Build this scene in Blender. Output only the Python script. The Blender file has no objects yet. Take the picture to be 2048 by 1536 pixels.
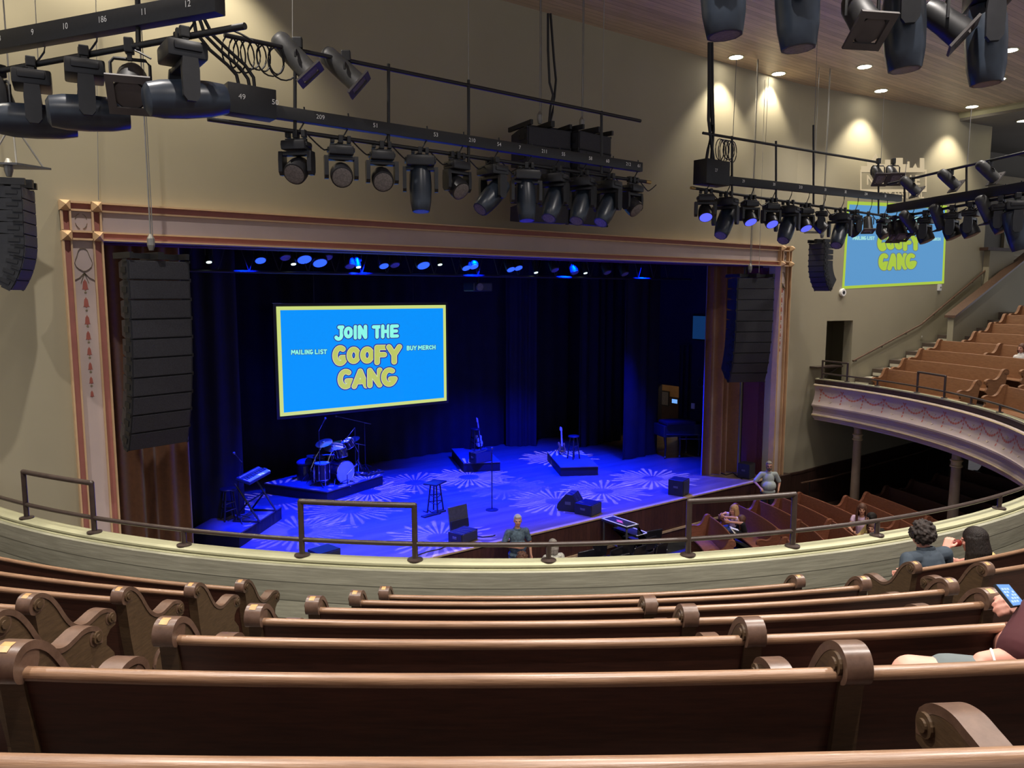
import bpy, bmesh, math, random
from mathutils import Vector, Matrix
random.seed(7)
sc = bpy.context.scene
C = sc.collection
PI = math.pi
R_ = math.radians
sin, cos = math.sin, math.cos

# ---------------------------------------------------------------- camera
F, PITCH, YAW, ZC = 1521.0, R_(6.7), R_(36.4), 6.12
FW = Vector((sin(YAW)*cos(PITCH), cos(YAW)*cos(PITCH), -sin(PITCH)))
RT = Vector((cos(YAW), -sin(YAW), 0)); UP = RT.cross(FW)
EYE = Vector((0, 0, ZC))
O = Vector((9.67, 13.4))            # centre of the horseshoe

def ray(x, y): return FW + RT*((x-1024)/F) - UP*((y-768)/F)
def at_z(x, y, z):
    d = ray(x, y); return EYE + d*((z-ZC)/d.z)
def at_y(x, y, Y):
    d = ray(x, y); return EYE + d*(Y/d.y)
def at_w(x, y, w): return EYE + ray(x, y)*w
def at_r(x, y, R, far=True):
    d = ray(x, y); a = d.x*d.x+d.y*d.y; b = -2*(d.x*O.x+d.y*O.y); c = O.dot(O)-R*R
    q = math.sqrt(max(b*b-4*a*c, 0)); t = (-b+(q if far else -q))/(2*a)
    return EYE + d*t
WA, WB = Vector((18.8, 12.45)), Vector((27.4, 11.15))      # the side wall right of the stage, in plan
def at_wall(x, y, off=0.0):
    n = Vector((WB.y-WA.y, -(WB.x-WA.x))).normalized()     # towards the hall
    if n.y > 0: n = -n
    d = ray(x, y); t = ((WA+n*off).dot(n) - 0)/(d.x*n.x+d.y*n.y)
    return EYE + d*t
def ang(p): return math.atan2(p[1]-O.y, p[0]-O.x)
def pol(R, th, z): return Vector((O.x+R*cos(th), O.y+R*sin(th), z))

cam = bpy.data.cameras.new('camera'); co = bpy.data.objects.new('camera', cam); C.objects.link(co)
cam.sensor_width = 36; cam.lens = F/2048*36; cam.clip_start = .05; cam.clip_end = 200
co.matrix_world = Matrix(((RT.x, UP.x, -FW.x, 0), (RT.y, UP.y, -FW.y, 0), (RT.z, UP.z, -FW.z, ZC), (0, 0, 0, 1)))
sc.camera = co

# ---------------------------------------------------------------- materials
MT = {}
def srgb(r, g, b):
    f = lambda v: (v/255/12.92 if v/255 <= .04045 else ((v/255+.055)/1.055)**2.4)
    return (f(r), f(g), f(b), 1)
def mat(name, col, rough=.6, metal=0, var=.12, scale=6, emit=None, es=1, bump=0, spec=.5, coord='Object', stretch=(1, 1, 1), sheen=0):
    m = bpy.data.materials.new(name); m.use_nodes = True; nt = m.node_tree; b = nt.nodes['Principled BSDF']
    b.inputs['Roughness'].default_value = rough; b.inputs['Metallic'].default_value = metal
    b.inputs['Specular IOR Level'].default_value = spec
    if sheen: b.inputs['Sheen Weight'].default_value = sheen
    tc = nt.nodes.new('ShaderNodeTexCoord'); mp = nt.nodes.new('ShaderNodeMapping'); mp.inputs['Scale'].default_value = stretch
    nz = nt.nodes.new('ShaderNodeTexNoise'); nz.inputs['Scale'].default_value = scale; nz.inputs['Detail'].default_value = 6
    rp = nt.nodes.new('ShaderNodeValToRGB'); rp.color_ramp.elements[0].position = .3; rp.color_ramp.elements[1].position = .7
    lo = tuple(max(0, c*(1-var)) for c in col[:3])+(1,); hi = tuple(c*(1+var) for c in col[:3])+(1,)
    rp.color_ramp.elements[0].color = lo; rp.color_ramp.elements[1].color = hi
    L = nt.links.new
    L(tc.outputs[coord], mp.inputs[0]); L(mp.outputs[0], nz.inputs['Vector']); L(nz.outputs['Fac'], rp.inputs[0]); L(rp.outputs[0], b.inputs['Base Color'])
    if bump:
        bp = nt.nodes.new('ShaderNodeBump'); bp.inputs['Strength'].default_value = bump; bp.inputs['Distance'].default_value = .01
        L(nz.outputs['Fac'], bp.inputs['Height']); L(bp.outputs[0], b.inputs['Normal'])
    if emit:
        b.inputs['Emission Color'].default_value = emit; b.inputs['Emission Strength'].default_value = es
    MT[name] = m; return m
def wood(name, dark, light, rough=.4, scale=3, stretch=(1, 1, 8), bump=.15, planks=None, coat=0, polar=False):
    """streaky grain; planks = (axis, width) adds board joints.  polar: grain follows the arc about O (world coordinates)"""
    m = bpy.data.materials.new(name); m.use_nodes = True; nt = m.node_tree; b = nt.nodes['Principled BSDF']; L = nt.links.new
    N = nt.nodes.new
    b.inputs['Roughness'].default_value = rough; b.inputs['Coat Weight'].default_value = coat; b.inputs['Coat Roughness'].default_value = .25
    geo = N('ShaderNodeNewGeometry'); vec = geo.outputs['Position']
    if polar:
        s = N('ShaderNodeSeparateXYZ'); L(vec, s.inputs[0])
        def mth(op, a, c=None):
            n = N('ShaderNodeMath'); n.operation = op
            for i, v in enumerate((a, c)):
                if v is None: continue
                if isinstance(v, (int, float)): n.inputs[i].default_value = v
                else: L(v, n.inputs[i])
            return n.outputs[0]
        dx = mth('SUBTRACT', s.outputs[0], O.x); dy = mth('SUBTRACT', s.outputs[1], O.y)
        rr = mth('SQRT', mth('ADD', mth('MULTIPLY', dx, dx), mth('MULTIPLY', dy, dy)))
        th = mth('MULTIPLY', mth('ARCTAN2', mth('MULTIPLY', dx, -1), mth('MULTIPLY', dy, -1)), 10)
        cb = N('ShaderNodeCombineXYZ'); L(th, cb.inputs[0]); L(rr, cb.inputs[1]); L(s.outputs[2], cb.inputs[2]); vec = cb.outputs[0]
    mp = N('ShaderNodeMapping'); mp.inputs['Scale'].default_value = stretch; L(vec, mp.inputs[0])
    nz = N('ShaderNodeTexNoise'); nz.inputs['Scale'].default_value = scale; nz.inputs['Detail'].default_value = 8; nz.inputs['Roughness'].default_value = .65
    L(mp.outputs[0], nz.inputs['Vector'])
    rp = N('ShaderNodeValToRGB'); e = rp.color_ramp.elements; e[0].position = .32; e[1].position = .68; e[0].color = dark; e[1].color = light
    L(nz.outputs['Fac'], rp.inputs[0]); colr = rp.outputs[0]; hgt = nz.outputs['Fac']
    if planks:
        ax, wd = planks
        s2 = N('ShaderNodeSeparateXYZ'); L(vec, s2.inputs[0])
        d = N('ShaderNodeMath'); d.operation = 'DIVIDE'; d.inputs[1].default_value = wd; L(s2.outputs[ax], d.inputs[0])
        fr = N('ShaderNodeMath'); fr.operation = 'FRACT'; L(d.outputs[0], fr.inputs[0])
        lt = N('ShaderNodeMath'); lt.operation = 'LESS_THAN'; lt.inputs[1].default_value = .05; L(fr.outputs[0], lt.inputs[0])
        fl = N('ShaderNodeMath'); fl.operation = 'FLOOR'; L(d.outputs[0], fl.inputs[0])
        wn = N('ShaderNodeTexWhiteNoise'); wn.noise_dimensions = '1D'; L(fl.outputs[0], wn.inputs['W'])
        mr = N('ShaderNodeMapRange'); mr.inputs['To Min'].default_value = .8; mr.inputs['To Max'].default_value = 1.15; L(wn.outputs['Value'], mr.inputs['Value'])
        mx = N('ShaderNodeMix'); mx.data_type = 'RGBA'; mx.blend_type = 'MULTIPLY'; mx.inputs['Factor'].default_value = 1
        L(colr, mx.inputs['A']); L(mr.outputs[0], mx.inputs['B'])
        mk = N('ShaderNodeMix'); mk.data_type = 'RGBA'; L(lt.outputs[0], mk.inputs['Factor']); L(mx.outputs['Result'], mk.inputs['A'])
        mk.inputs['B'].default_value = tuple(c*.35 for c in dark[:3])+(1,); colr = mk.outputs['Result']
        sb = N('ShaderNodeMath'); sb.operation = 'SUBTRACT'; L(hgt, sb.inputs[0]); L(lt.outputs[0], sb.inputs[1]); hgt = sb.outputs[0]
    L(colr, b.inputs['Base Color'])
    bp = N('ShaderNodeBump'); bp.inputs['Strength'].default_value = bump; bp.inputs['Distance'].default_value = .006; L(hgt, bp.inputs['Height']); L(bp.outputs[0], b.inputs['Normal'])
    MT[name] = m; return m
def glow(name, col, s):
    m = bpy.data.materials.new(name); m.use_nodes = True; nt = m.node_tree
    b = nt.nodes['Principled BSDF']; b.inputs['Base Color'].default_value = tuple(c*.02 for c in col[:3])+(1,)
    b.inputs['Emission Color'].default_value = col; b.inputs['Emission Strength'].default_value = s; b.inputs['Roughness'].default_value = .5
    MT[name] = m; return m

mat('wall_paint', srgb(160, 152, 128), .75, var=.04, scale=.8, bump=.05)
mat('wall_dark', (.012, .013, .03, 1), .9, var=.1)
mat('black_cloth', (.012, .012, .022, 1), .95, var=.2)
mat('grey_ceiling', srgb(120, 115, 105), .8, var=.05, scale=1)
wood('ceiling_boards', srgb(186, 166, 142), srgb(208, 190, 166), .42, 1.6, (1.2, 12, 1), .3, planks=(1, .14))
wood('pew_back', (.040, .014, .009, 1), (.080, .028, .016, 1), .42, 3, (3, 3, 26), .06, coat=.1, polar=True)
wood('pew_rail', (.17, .088, .046, 1), (.33, .19, .108, 1), .36, 4, (2, 26, 26), .3, coat=.3, polar=True)
wood('pew_end', (.055, .031, .014, 1), (.095, .054, .025, 1), .5, 5, (3, 3, 14), .2)
wood('pew_cap', (.085, .046, .029, 1), (.145, .082, .054, 1), .38, 5, (4, 4, 4), .15, coat=.2)
wood('floor_pew_wood', (.16, .055, .028, 1), (.27, .10, .055, 1), .4, 3, (3, 3, 20), .1, polar=True, coat=.15)
wood('right_pew_wood', (.19, .085, .036, 1), (.29, .14, .066, 1), .42, 3, (3, 3, 20), .1, polar=True, coat=.1)
wood('parapet_boards', srgb(138, 136, 118), srgb(168, 166, 146), .5, 2.2, (1.2, 1, 18), .35, planks=(2, .17), polar=True)
mat('cap_paint', srgb(178, 176, 142), .5, var=.06, scale=4)
wood('floor_boards', (.09, .055, .038, 1), (.15, .095, .066, 1), .5, 3, (1, 14, 1), .2, planks=(1, .12))
wood('tier_boards', (.07, .05, .04, 1), (.12, .088, .068, 1), .55, 3, (3, 14, 3), .2, polar=True)
wood('stage_boards', (.15, .10, .07, 1), (.21, .145, .105, 1), .34, 2, (1, 16, 1), .12, planks=(1, .09))
wood('stage_front_wood', (.05, .018, .012, 1), (.095, .034, .022, 1), .5, 3, (16, 1, 2), .12, planks=(0, .11))
wood('wainscot_wood', (.030, .014, .010, 1), (.055, .026, .018, 1), .5, 3, (16, 1, 2), .12, planks=(0, .11))
wood('lip_wood', (.42, .28, .16, 1), (.58, .42, .26, 1), .4, 3, (2, 18, 1), .1)
wood('warm_panel', (.30, .15, .05, 1), (.46, .26, .10, 1), .5, 2, (14, 1, 1), .1, planks=(0, .3))
mat('rose_paint', srgb(172, 112, 102), .6, var=.06)
mat('deep_rose', srgb(98, 48, 48), .65, var=.06)
mat('blush_paint', srgb(196, 178, 172), .65, var=.05, scale=2)
mat('gilt_edge', srgb(206, 172, 132), .4, var=.06)
mat('bell_paint', srgb(166, 92, 80), .65)
mat('olive_paint', srgb(128, 118, 92), .65)
mat('frieze_paint', srgb(196, 178, 168), .6, var=.05, scale=2)
mat('frieze_gold', srgb(206, 186, 146), .42, var=.1, scale=8)
mat('frieze_pink', srgb(192, 112, 96), .65)
mat('column_paint', srgb(172, 150, 130), .5, var=.06)
mat('curtain_brown', srgb(112, 72, 44), .85, var=.12, scale=14, sheen=.4)
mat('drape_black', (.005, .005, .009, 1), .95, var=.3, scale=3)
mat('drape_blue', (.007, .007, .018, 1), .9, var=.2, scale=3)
mat('black_metal', (.010, .010, .011, 1), .45, var=.2, scale=20)
mat('black_plastic', (.013, .013, .015, 1), .38, var=.2, scale=10)
mat('navy_plastic', (.020, .028, .042, 1), .34, var=.2, scale=8)
mat('grill', (.028, .028, .034, 1), .6, var=.25, scale=60, bump=.3)
mat('speaker_side', (.014, .015, .019, 1), .55, var=.15, scale=20)
mat('grey_metal', (.13, .13, .13, 1), .4, metal=.6, var=.15, scale=20)
mat('chrome', (.65, .65, .68, 1), .18, metal=1, var=.05)
mat('rail_paint', (.050, .034, .028, 1), .34, var=.15, scale=12)
mat('cable', (.008, .008, .009, 1), .5, var=.1)
mat('wire', (.30, .29, .26, 1), .4, metal=.5, var=.1)
mat('gel_frame', (.06, .052, .05, 1), .6, var=.2, scale=6)
mat('lens_dark', (.16, .145, .14, 1), .3, var=.35, scale=45)
mat('white_tag', (.85, .85, .82, 1), .6, var=.03)
mat('number_plate', (.45, .25, .09, 1), .4, var=.25, scale=30)
glow('can_light', (1, .93, .80, 1), 30)
glow('blue_lens', (.10, .12, 1, 1), 1.3)
glow('blue_lens_hot', (.025, .09, 1, 1), 1.7)
glow('tiny_white', (.75, 1, .95, 1), 2)
glow('screen_blue', (.0, .285, .96, 1), 1.0)
glow('screen_yellow', (.60, .70, .20, 1), 1.0)
glow('screen_letter_yellow', (.50, .56, .12, 1), 1.0)
glow('screen_pale', (.72, .82, .48, 1), 1.0)
glow('screen_navy', (.035, .025, .28, 1), 1.0)
glow('screen_mint', (.26, .92, .78, 1), 1.0)
glow('proj_blue', (.125, .40, .78, 1), .72)  # emission in place of projected light, for the panels on the side wall
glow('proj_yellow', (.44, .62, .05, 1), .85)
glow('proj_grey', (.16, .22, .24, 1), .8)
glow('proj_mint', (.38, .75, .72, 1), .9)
glow('gobo_warm', (.60, .48, .30, 1), .95)  # emission in place of the warm light cast on the side wall
glow('phone_screen', (.16, .38, .85, 1), 1.1)
glow('phone_icon', (.55, .75, 1, 1), 1.1)
glow('blue_panel', (.01, .06, .22, 1), .45)
glow('pink_tape_glow', (.75, .12, .75, 1), .8)  # tape arrow and laptop edges emit their colour, though neither is a lamp
mat('drum_shell', (.012, .008, .010, 1), .2, var=.2)
mat('drum_head', (.55, .55, .62, 1), .5, var=.05)
mat('cymbal', (.55, .45, .25, 1), .3, metal=.9, var=.1, scale=20)
mat('riser_top', (.11, .095, .09, 1), .6, var=.15, scale=4)
mat('riser_skirt', (.006, .006, .008, 1), .9, var=.2)
mat('white_tape', (.85, .85, .85, 1), .6, var=.03)
mat('maple', (.55, .40, .24, 1), .4, var=.1, scale=10)
mat('ivory', (.75, .72, .66, 1), .4, var=.04)
wood('sunburst', (.16, .06, .02, 1), (.40, .20, .06, 1), .25, 4, (2, 2, 2), .02)
mat('skin', srgb(206, 150, 122), .55, var=.05, scale=8)
mat('skin_pink', srgb(214, 150, 130), .55, var=.05, scale=8)
mat('hair_grey', srgb(150, 142, 132), .7, var=.3, scale=40, bump=.4)
mat('hair_white', srgb(196, 190, 184), .7, var=.2, scale=40, bump=.4)
mat('hair_dark', (.014, .009, .007, 1), .6, var=.5, scale=40, bump=.8, spec=.3, stretch=(3, 3, .6))
mat('hair_curly', (.020, .012, .009, 1), .8, var=.5, scale=30, bump=.6)
mat('hair_blond', srgb(170, 128, 84), .6, var=.3, scale=30, bump=.4, stretch=(3, 3, .6))
mat('hair_brown', srgb(92, 58, 40), .6, var=.3, scale=30, bump=.4, stretch=(3, 3, .6))
mat('shirt_camo', srgb(86, 104, 118), .85, var=.45, scale=22)
mat('polo_grey', srgb(176, 184, 180), .85, var=.06, scale=8)
mat('polo_navy', srgb(52, 62, 72), .85, var=.10, scale=7)
mat('trouser_black', (.010, .011, .016, 1), .9, var=.2)
mat('jeans', srgb(54, 72, 102), .9, var=.2, scale=20)
mat('shirt_black', (.012, .012, .016, 1), .9, var=.2)
mat('top_white', srgb(224, 218, 210), .85, var=.06)
mat('top_floral', srgb(206, 204, 190), .85, var=.4, scale=24)
mat('top_pink', srgb(222, 190, 214), .85, var=.06)
mat('top_lightblue', srgb(160, 190, 200), .85, var=.08)
mat('jacket_tan', srgb(200, 172, 110), .85, var=.25, scale=14)
mat('tee_maroon', srgb(62, 14, 20), .88, var=.1, scale=8)
mat('shorts_grey', srgb(98, 106, 106), .9, var=.08)
mat('eye_dark', (.01, .008, .007, 1), .2, var=0)
mat('lip_col', srgb(160, 90, 80), .5, var=.05)
mat('beard', srgb(92, 84, 78), .8, var=.3, scale=40)
mat('cup_red', srgb(120, 36, 28), .4, var=.2)
mat('paper', srgb(230, 228, 222), .7, var=.03)
mat('step_pad', srgb(196, 190, 170), .6, var=.05)
mat('door_paint', srgb(150, 138, 112), .6, var=.04)
mat('chair_vinyl', (.010, .010, .014, 1), .22, var=.2)
mat('carpet_black', (.010, .010, .012, 1), .9, var=.2)
mat('brass', (.50, .36, .14, 1), .35, metal=.8, var=.1)

# ---------------------------------------------------------------- mesh builder
class MB:
    def __init__(s): s.v = []; s.f = []; s.m = []; s.mi = 0
    def add(s, vs, fs):
        o = len(s.v); s.v += [tuple(v) for v in vs]; s.f += [tuple(i+o for i in f) for f in fs]; s.m += [s.mi]*len(fs); return s
    def box(s, c, d, rot=None, bev=0):
        x, y, z = d[0]/2, d[1]/2, d[2]/2; c = Vector(c)
        if bev:
            b = min(bev, x*.9, y*.9, z*.9); vs = []; idx = {}
            bm = bmesh.new(); bmesh.ops.create_cube(bm, size=1)
            for v in bm.verts: v.co = Vector((v.co.x*d[0], v.co.y*d[1], v.co.z*d[2]))
            bmesh.ops.bevel(bm, geom=bm.edges[:], offset=b, segments=2, affect='EDGES', profile=.6)
            bm.verts.index_update(); vs = [v.co.copy() for v in bm.verts]; fs = [[v.index for v in f.verts] for f in bm.faces]; bm.free()
        else:
            vs = [Vector((i, j, k)) for i in (-x, x) for j in (-y, y) for k in (-z, z)]
            fs = [(0, 1, 3, 2), (4, 6, 7, 5), (0, 4, 5, 1), (2, 3, 7, 6), (0, 2, 6, 4), (1, 5, 7, 3)]
        if rot is not None: vs = [rot @ v for v in vs]
        return s.add([v+c for v in vs], fs)
    def frame(s, p, t, up=Vector((0, 0, 1))):
        t = t.normalized()
        if abs(t.dot(up)) > .98: up = Vector((1, 0, 0)) if abs(t.x) < .9 else Vector((0, 1, 0))
        a = t.cross(up).normalized(); b = a.cross(t).normalized(); return a, b
    def tube(s, pts, r, n=8, cap=True, ry=None, closed=False):
        pts = [Vector(p) for p in pts]; k = len(pts); rs = r if isinstance(r, (list, tuple)) else [r]*k
        vs = []; fs = []
        for i, p in enumerate(pts):
            if closed: t = pts[(i+1) % k]-pts[i-1]
            else: t = pts[min(i+1, k-1)]-pts[max(i-1, 0)]
            a, b = s.frame(p, t); rb = rs[i]*(ry/rs[i] if ry else 1)
            vs += [p+a*(rs[i]*cos(2*PI*j/n))+b*(rb*sin(2*PI*j/n)) for j in range(n)]
        for i in range(k if closed else k-1):
            i2 = (i+1) % k
            fs += [(i*n+j, i*n+(j+1) % n, i2*n+(j+1) % n, i2*n+j) for j in range(n)]
        if cap and not closed: fs += [tuple(reversed(range(n))), tuple(range((k-1)*n, k*n))]
        return s.add(vs, fs)
    def lathe(s, prof, n=24, c=(0, 0, 0), rot=None):
        c = Vector(c); vs = []; fs = []
        for (r, z) in prof:
            for j in range(n):
                v = Vector((max(r, 1e-4)*cos(2*PI*j/n), max(r, 1e-4)*sin(2*PI*j/n), z)); vs.append((rot @ v if rot is not None else v)+c)
        for i in range(len(prof)-1): fs += [(i*n+j, i*n+(j+1) % n, (i+1)*n+(j+1) % n, (i+1)*n+j) for j in range(n)]
        fs += [tuple(reversed(range(n))), tuple(range((len(prof)-1)*n, len(prof)*n))]
        return s.add(vs, fs)
    def prism(s, poly, f, t):
        """poly of (u,v); f(u,v,w)->point; extruded w from t[0] to t[1]"""
        n = len(poly); vs = [f(u, v, t[0]) for u, v in poly]+[f(u, v, t[1]) for u, v in poly]
        fs = [tuple(range(n)), tuple(reversed(range(n, 2*n)))]+[(i, i+n, (i+1) % n+n, (i+1) % n) for i in range(n)]
        return s.add(vs, fs)
    def sweep(s, prof, path, closed_prof=True):
        """prof(i)->list of points for every path station"""
        n = len(path[0]); vs = [p for st in path for p in st]; fs = []
        for i in range(len(path)-1):
            for j in range(n if closed_prof else n-1):
                fs.append((i*n+j, i*n+(j+1) % n, (i+1)*n+(j+1) % n, (i+1)*n+j))
        if closed_prof: fs += [tuple(reversed(range(n))), tuple(range((len(path)-1)*n, len(path)*n))]
        return s.add(vs, fs)
    def arc(s, poly, th1, th2, n):
        """poly of (R,z) swept about O"""
        return s.sweep(None, [[pol(R, th1+(th2-th1)*i/n, z) for R, z in poly] for i in range(n+1)])
    def sphere(s, c, r, nu=12, nv=8, rot=None):
        c = Vector(c); r = r if isinstance(r, (tuple, list)) else (r, r, r); vs = []; fs = []
        for i in range(nv+1):
            ph = PI*i/nv
            for j in range(nu):
                v = Vector((r[0]*sin(ph)*cos(2*PI*j/nu), r[1]*sin(ph)*sin(2*PI*j/nu), r[2]*cos(ph))); vs.append((rot @ v if rot is not None else v)+c)
        for i in range(nv): fs += [(i*nu+j, (i+1)*nu+j, (i+1)*nu+(j+1) % nu, i*nu+(j+1) % nu) for j in range(nu)]
        return s.add(vs, fs)
    def build(s, name, mats, parent=None, smooth=False, world=True, doubles=True):
        """world: the points are world points (turned into the parent's space)"""
        me = bpy.data.meshes.new(name); vs = s.v
        if parent is not None and world:
            iv = WM[parent.name].inverted(); vs = [iv @ Vector(v) for v in vs]
        me.from_pydata(vs, [], s.f)
        ml = mats if isinstance(mats, (list, tuple)) else [mats]
        for m in ml: me.materials.append(MT[m])
        me.polygons.foreach_set('material_index', s.m)
        bm = bmesh.new(); bm.from_mesh(me)
        if doubles: bmesh.ops.remove_doubles(bm, verts=bm.verts[:], dist=1e-5)
        bmesh.ops.recalc_face_normals(bm, faces=bm.faces[:]); bm.to_mesh(me); bm.free()
        if smooth:
            me.polygons.foreach_set('use_smooth', [True]*len(me.polygons))
            try: me.set_sharp_from_angle(angle=R_(smooth if smooth is not True else 40))
            except Exception: pass
        me.update()
        o = bpy.data.objects.new(name, me); C.objects.link(o)
        if parent is not None: o.parent = parent; WM[o.name] = WM[parent.name]
        else: WM[o.name] = Matrix.Identity(4)
        return o
WM = {}
def mx(loc, rz=0): return Matrix.Translation(Vector(loc)) @ Matrix.Rotation(rz, 4, 'Z')
def tag(o, label, cat, group=None, kind=None):
    if label: o['label'] = label
    if cat: o['category'] = cat
    if group: o['group'] = group
    if kind: o['kind'] = kind
    return o
def thing(name, label, cat, loc=(0, 0, 0), rz=0, group=None):
    o = bpy.data.objects.new(name, None); C.objects.link(o); o.empty_display_size = .1
    o.location = loc; o.rotation_euler = (0, 0, rz); WM[o.name] = mx(loc, rz)
    return tag(o, label, cat, group)
def struct(o, label=None, cat=None):
    o['kind'] = 'structure'
    o['label'] = label or o.name; o['category'] = cat or o.name.split('_')[0].split('.')[0]
    return o
def dup(root, loc, rz, label, group=None):
    r = root.copy(); C.objects.link(r); r.location = loc; r.rotation_euler = (0, 0, rz); r['label'] = label
    WM[r.name] = mx(loc, rz)
    if group: r['group'] = group
    def kids(a, b):
        for ch in list(a.children):
            c = ch.copy(); C.objects.link(c); c.parent = b; kids(ch, c)
    kids(root, r); return r
def text_mesh(s, size, mb, place, mi=0, offset=0.0, align='CENTER'):
    """adds flat lettering; place(u,v)->world point"""
    cu = bpy.data.curves.new('lettering', 'FONT'); cu.body = s; cu.size = size; cu.align_x = align; cu.align_y = 'CENTER'; cu.offset = offset; cu.resolution_u = 3
    o = bpy.data.objects.new('lettering', cu); C.objects.link(o); dg = bpy.context.evaluated_depsgraph_get(); dg.update()
    me = bpy.data.meshes.new_from_object(o.evaluated_get(dg)); C.objects.unlink(o); bpy.data.objects.remove(o)
    mb.mi = mi; mb.add([place(v.co.x, v.co.y) for v in me.vertices], [tuple(p.vertices) for p in me.polygons]); bpy.data.meshes.remove(me)
# ================================================================ the hall
def at_x(x, y, X):
    d = ray(x, y); return EYE + d*(X/d.x)
D = 12.45; ZS = 1.08; ZCEIL = 11.72
XL, ZT = at_y(203, 483, D).x, at_y(203, 483, D).z        # opening
XR = at_y(1545, 700, D).x
ZF0 = 0.0

def wall_front():
    b = MB()
    x0, x1 = -9, WA.x
    for (a, c, z0, z1) in ((x0, XL, -.2, ZCEIL), (XR, x1, -.2, ZCEIL), (XL, XR, ZT, ZCEIL)):
        b.box(((a+c)/2, D+.2, (z0+z1)/2), (c-a, .4, z1-z0))
    struct(b.build('wall_front', 'wall_paint'), 'tan plaster wall around the stage opening', 'wall')
wall_front()

wn = Vector((WB.y-WA.y, -(WB.x-WA.x))).normalized()       # normal into the hall
wd = (WB-WA).normalized(); WL = (WB-WA).length
def wpt(s, z, off=0): return Vector((WA.x+wd.x*s+wn.x*off, WA.y+wd.y*s+wn.y*off, z))
def wbox(b, s0, s1, z0, z1, o0, o1):
    vs = [wpt(s, z, o) for s in (s0, s1) for o in (o0, o1) for z in (z0, z1)]
    b.add(vs, [(0, 1, 3, 2), (4, 6, 7, 5), (0, 4, 5, 1), (2, 3, 7, 6), (0, 2, 6, 4), (1, 5, 7, 3)])
def wsz(x, y):
    p = at_wall(x, y); return ((Vector((p.x, p.y))-WA).dot(wd), p.z)
# doorway on the side wall
dl, dzt = wsz(1654, 642); dr, _ = wsz(1706, 642); _, dzb = wsz(1652, 740)
dzb = 3.22
b = MB(); wbox(b, -.02, dl, -.2, ZCEIL, 0, -.3); wbox(b, dr, WL, -.2, ZCEIL, 0, -.3); wbox(b, dl, dr, dzt, ZCEIL, 0, -.3); wbox(b, dl, dr, -.2, dzb, 0, -.3)
ws = struct(b.build('wall_right', 'wall_paint'), 'tan side wall right of the stage', 'wall')
b = MB(); wbox(b, dl-.3, dr+1.2, dzb-.3, dzt+.3, -1.6, -1.7); wbox(b, dl-.3, dl-.2, dzb-.3, dzt+.3, -.3, -1.7); wbox(b, dr+1.1, dr+1.2, dzb-.3, dzt+.3, -.3, -1.7); wbox(b, dl-.3, dr+1.2, dzb-.4, dzb-.3, -.3, -1.7); wbox(b, dl-.3, dr+1.2, dzt+.2, dzt+.3, -.3, -1.7)
struct(b.build('wall_passage', 'wall_paint'), 'walls of the passage behind the side doorway', 'wall')

# wainscot of the side wall, rising with the floor
b = MB(); s0, z0 = wsz(1560, 949); prev = None; st = []
for (x, y) in ((1556, 950), (1600, 942), (1640, 931), (1700, 917), (1760, 901), (1842, 880), (1900, 866)):
    s, z = wsz(x, y); st.append([wpt(s, -.2, .0), wpt(s, z, .0), wpt(s, z, .05), wpt(s, z-.06, .05), wpt(s, z-.06, .025), wpt(s, -.2, .025)])
b.sweep(None, st)
struct(b.build('baseboard_right', 'wainscot_wood'), 'dark wainscot along the side wall', 'wainscot')
b = MB(); b.box(((XR+.06+WA.x)/2, D-.10, .5), (WA.x-XR-.06, .22, 1.2)); struct(b.build('baseboard_front', 'wainscot_wood'), 'dark wainscot beside the stage', 'wainscot')

# ceiling with its moulding, then a lower grey ceiling beyond
p1, p2 = at_z(1921, 226, ZCEIL), at_z(2048, 204, ZCEIL); pd = (p2-p1).normalized()
q1 = p1-pd*3; q2 = p1+pd*22
b = MB(); zc = ZCEIL
poly = [(-9, -6), (q2.x, q2.y), (p1.x, p1.y), (q1.x, q1.y), (18.8, 13.6), (-9, 13.2)]
poly = [(-9, -6), (q2.x, q2.y), (q1.x, q1.y), (-9, 13.6)]
b.prism(poly, lambda u, v, w: Vector((u, v, w)), (zc, zc+.2))
struct(b.build('ceiling', 'ceiling_boards'), 'pale board ceiling of the hall', 'ceiling')
b = MB(); nn = Vector((pd.y, -pd.x, 0)); nn = nn if nn.x > 0 else -nn
st = []
for q in (q1+pd*2.2, q2):
    st.append([q+nn*u+Vector((0, 0, v)) for u, v in ((-.08, .0), (-.08, -.06), (.0, -.16), (.16, -.22), (.2, -.22), (.2, .0))])
b.sweep(None, st); struct(b.build('trim_1', 'cap_paint'), 'moulding at the ceiling edge', 'trim')
b = MB(); b.prism([(q2.x, q2.y), (q1.x, q1.y), (q1.x+9, q1.y+6), (q2.x+25, q2.y)], lambda u, v, w: Vector((u, v, w)), (zc-.24, zc-.05))
struct(b.build('ceiling_side', 'grey_ceiling'), 'grey side ceiling beyond the moulding', 'ceiling')

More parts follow.
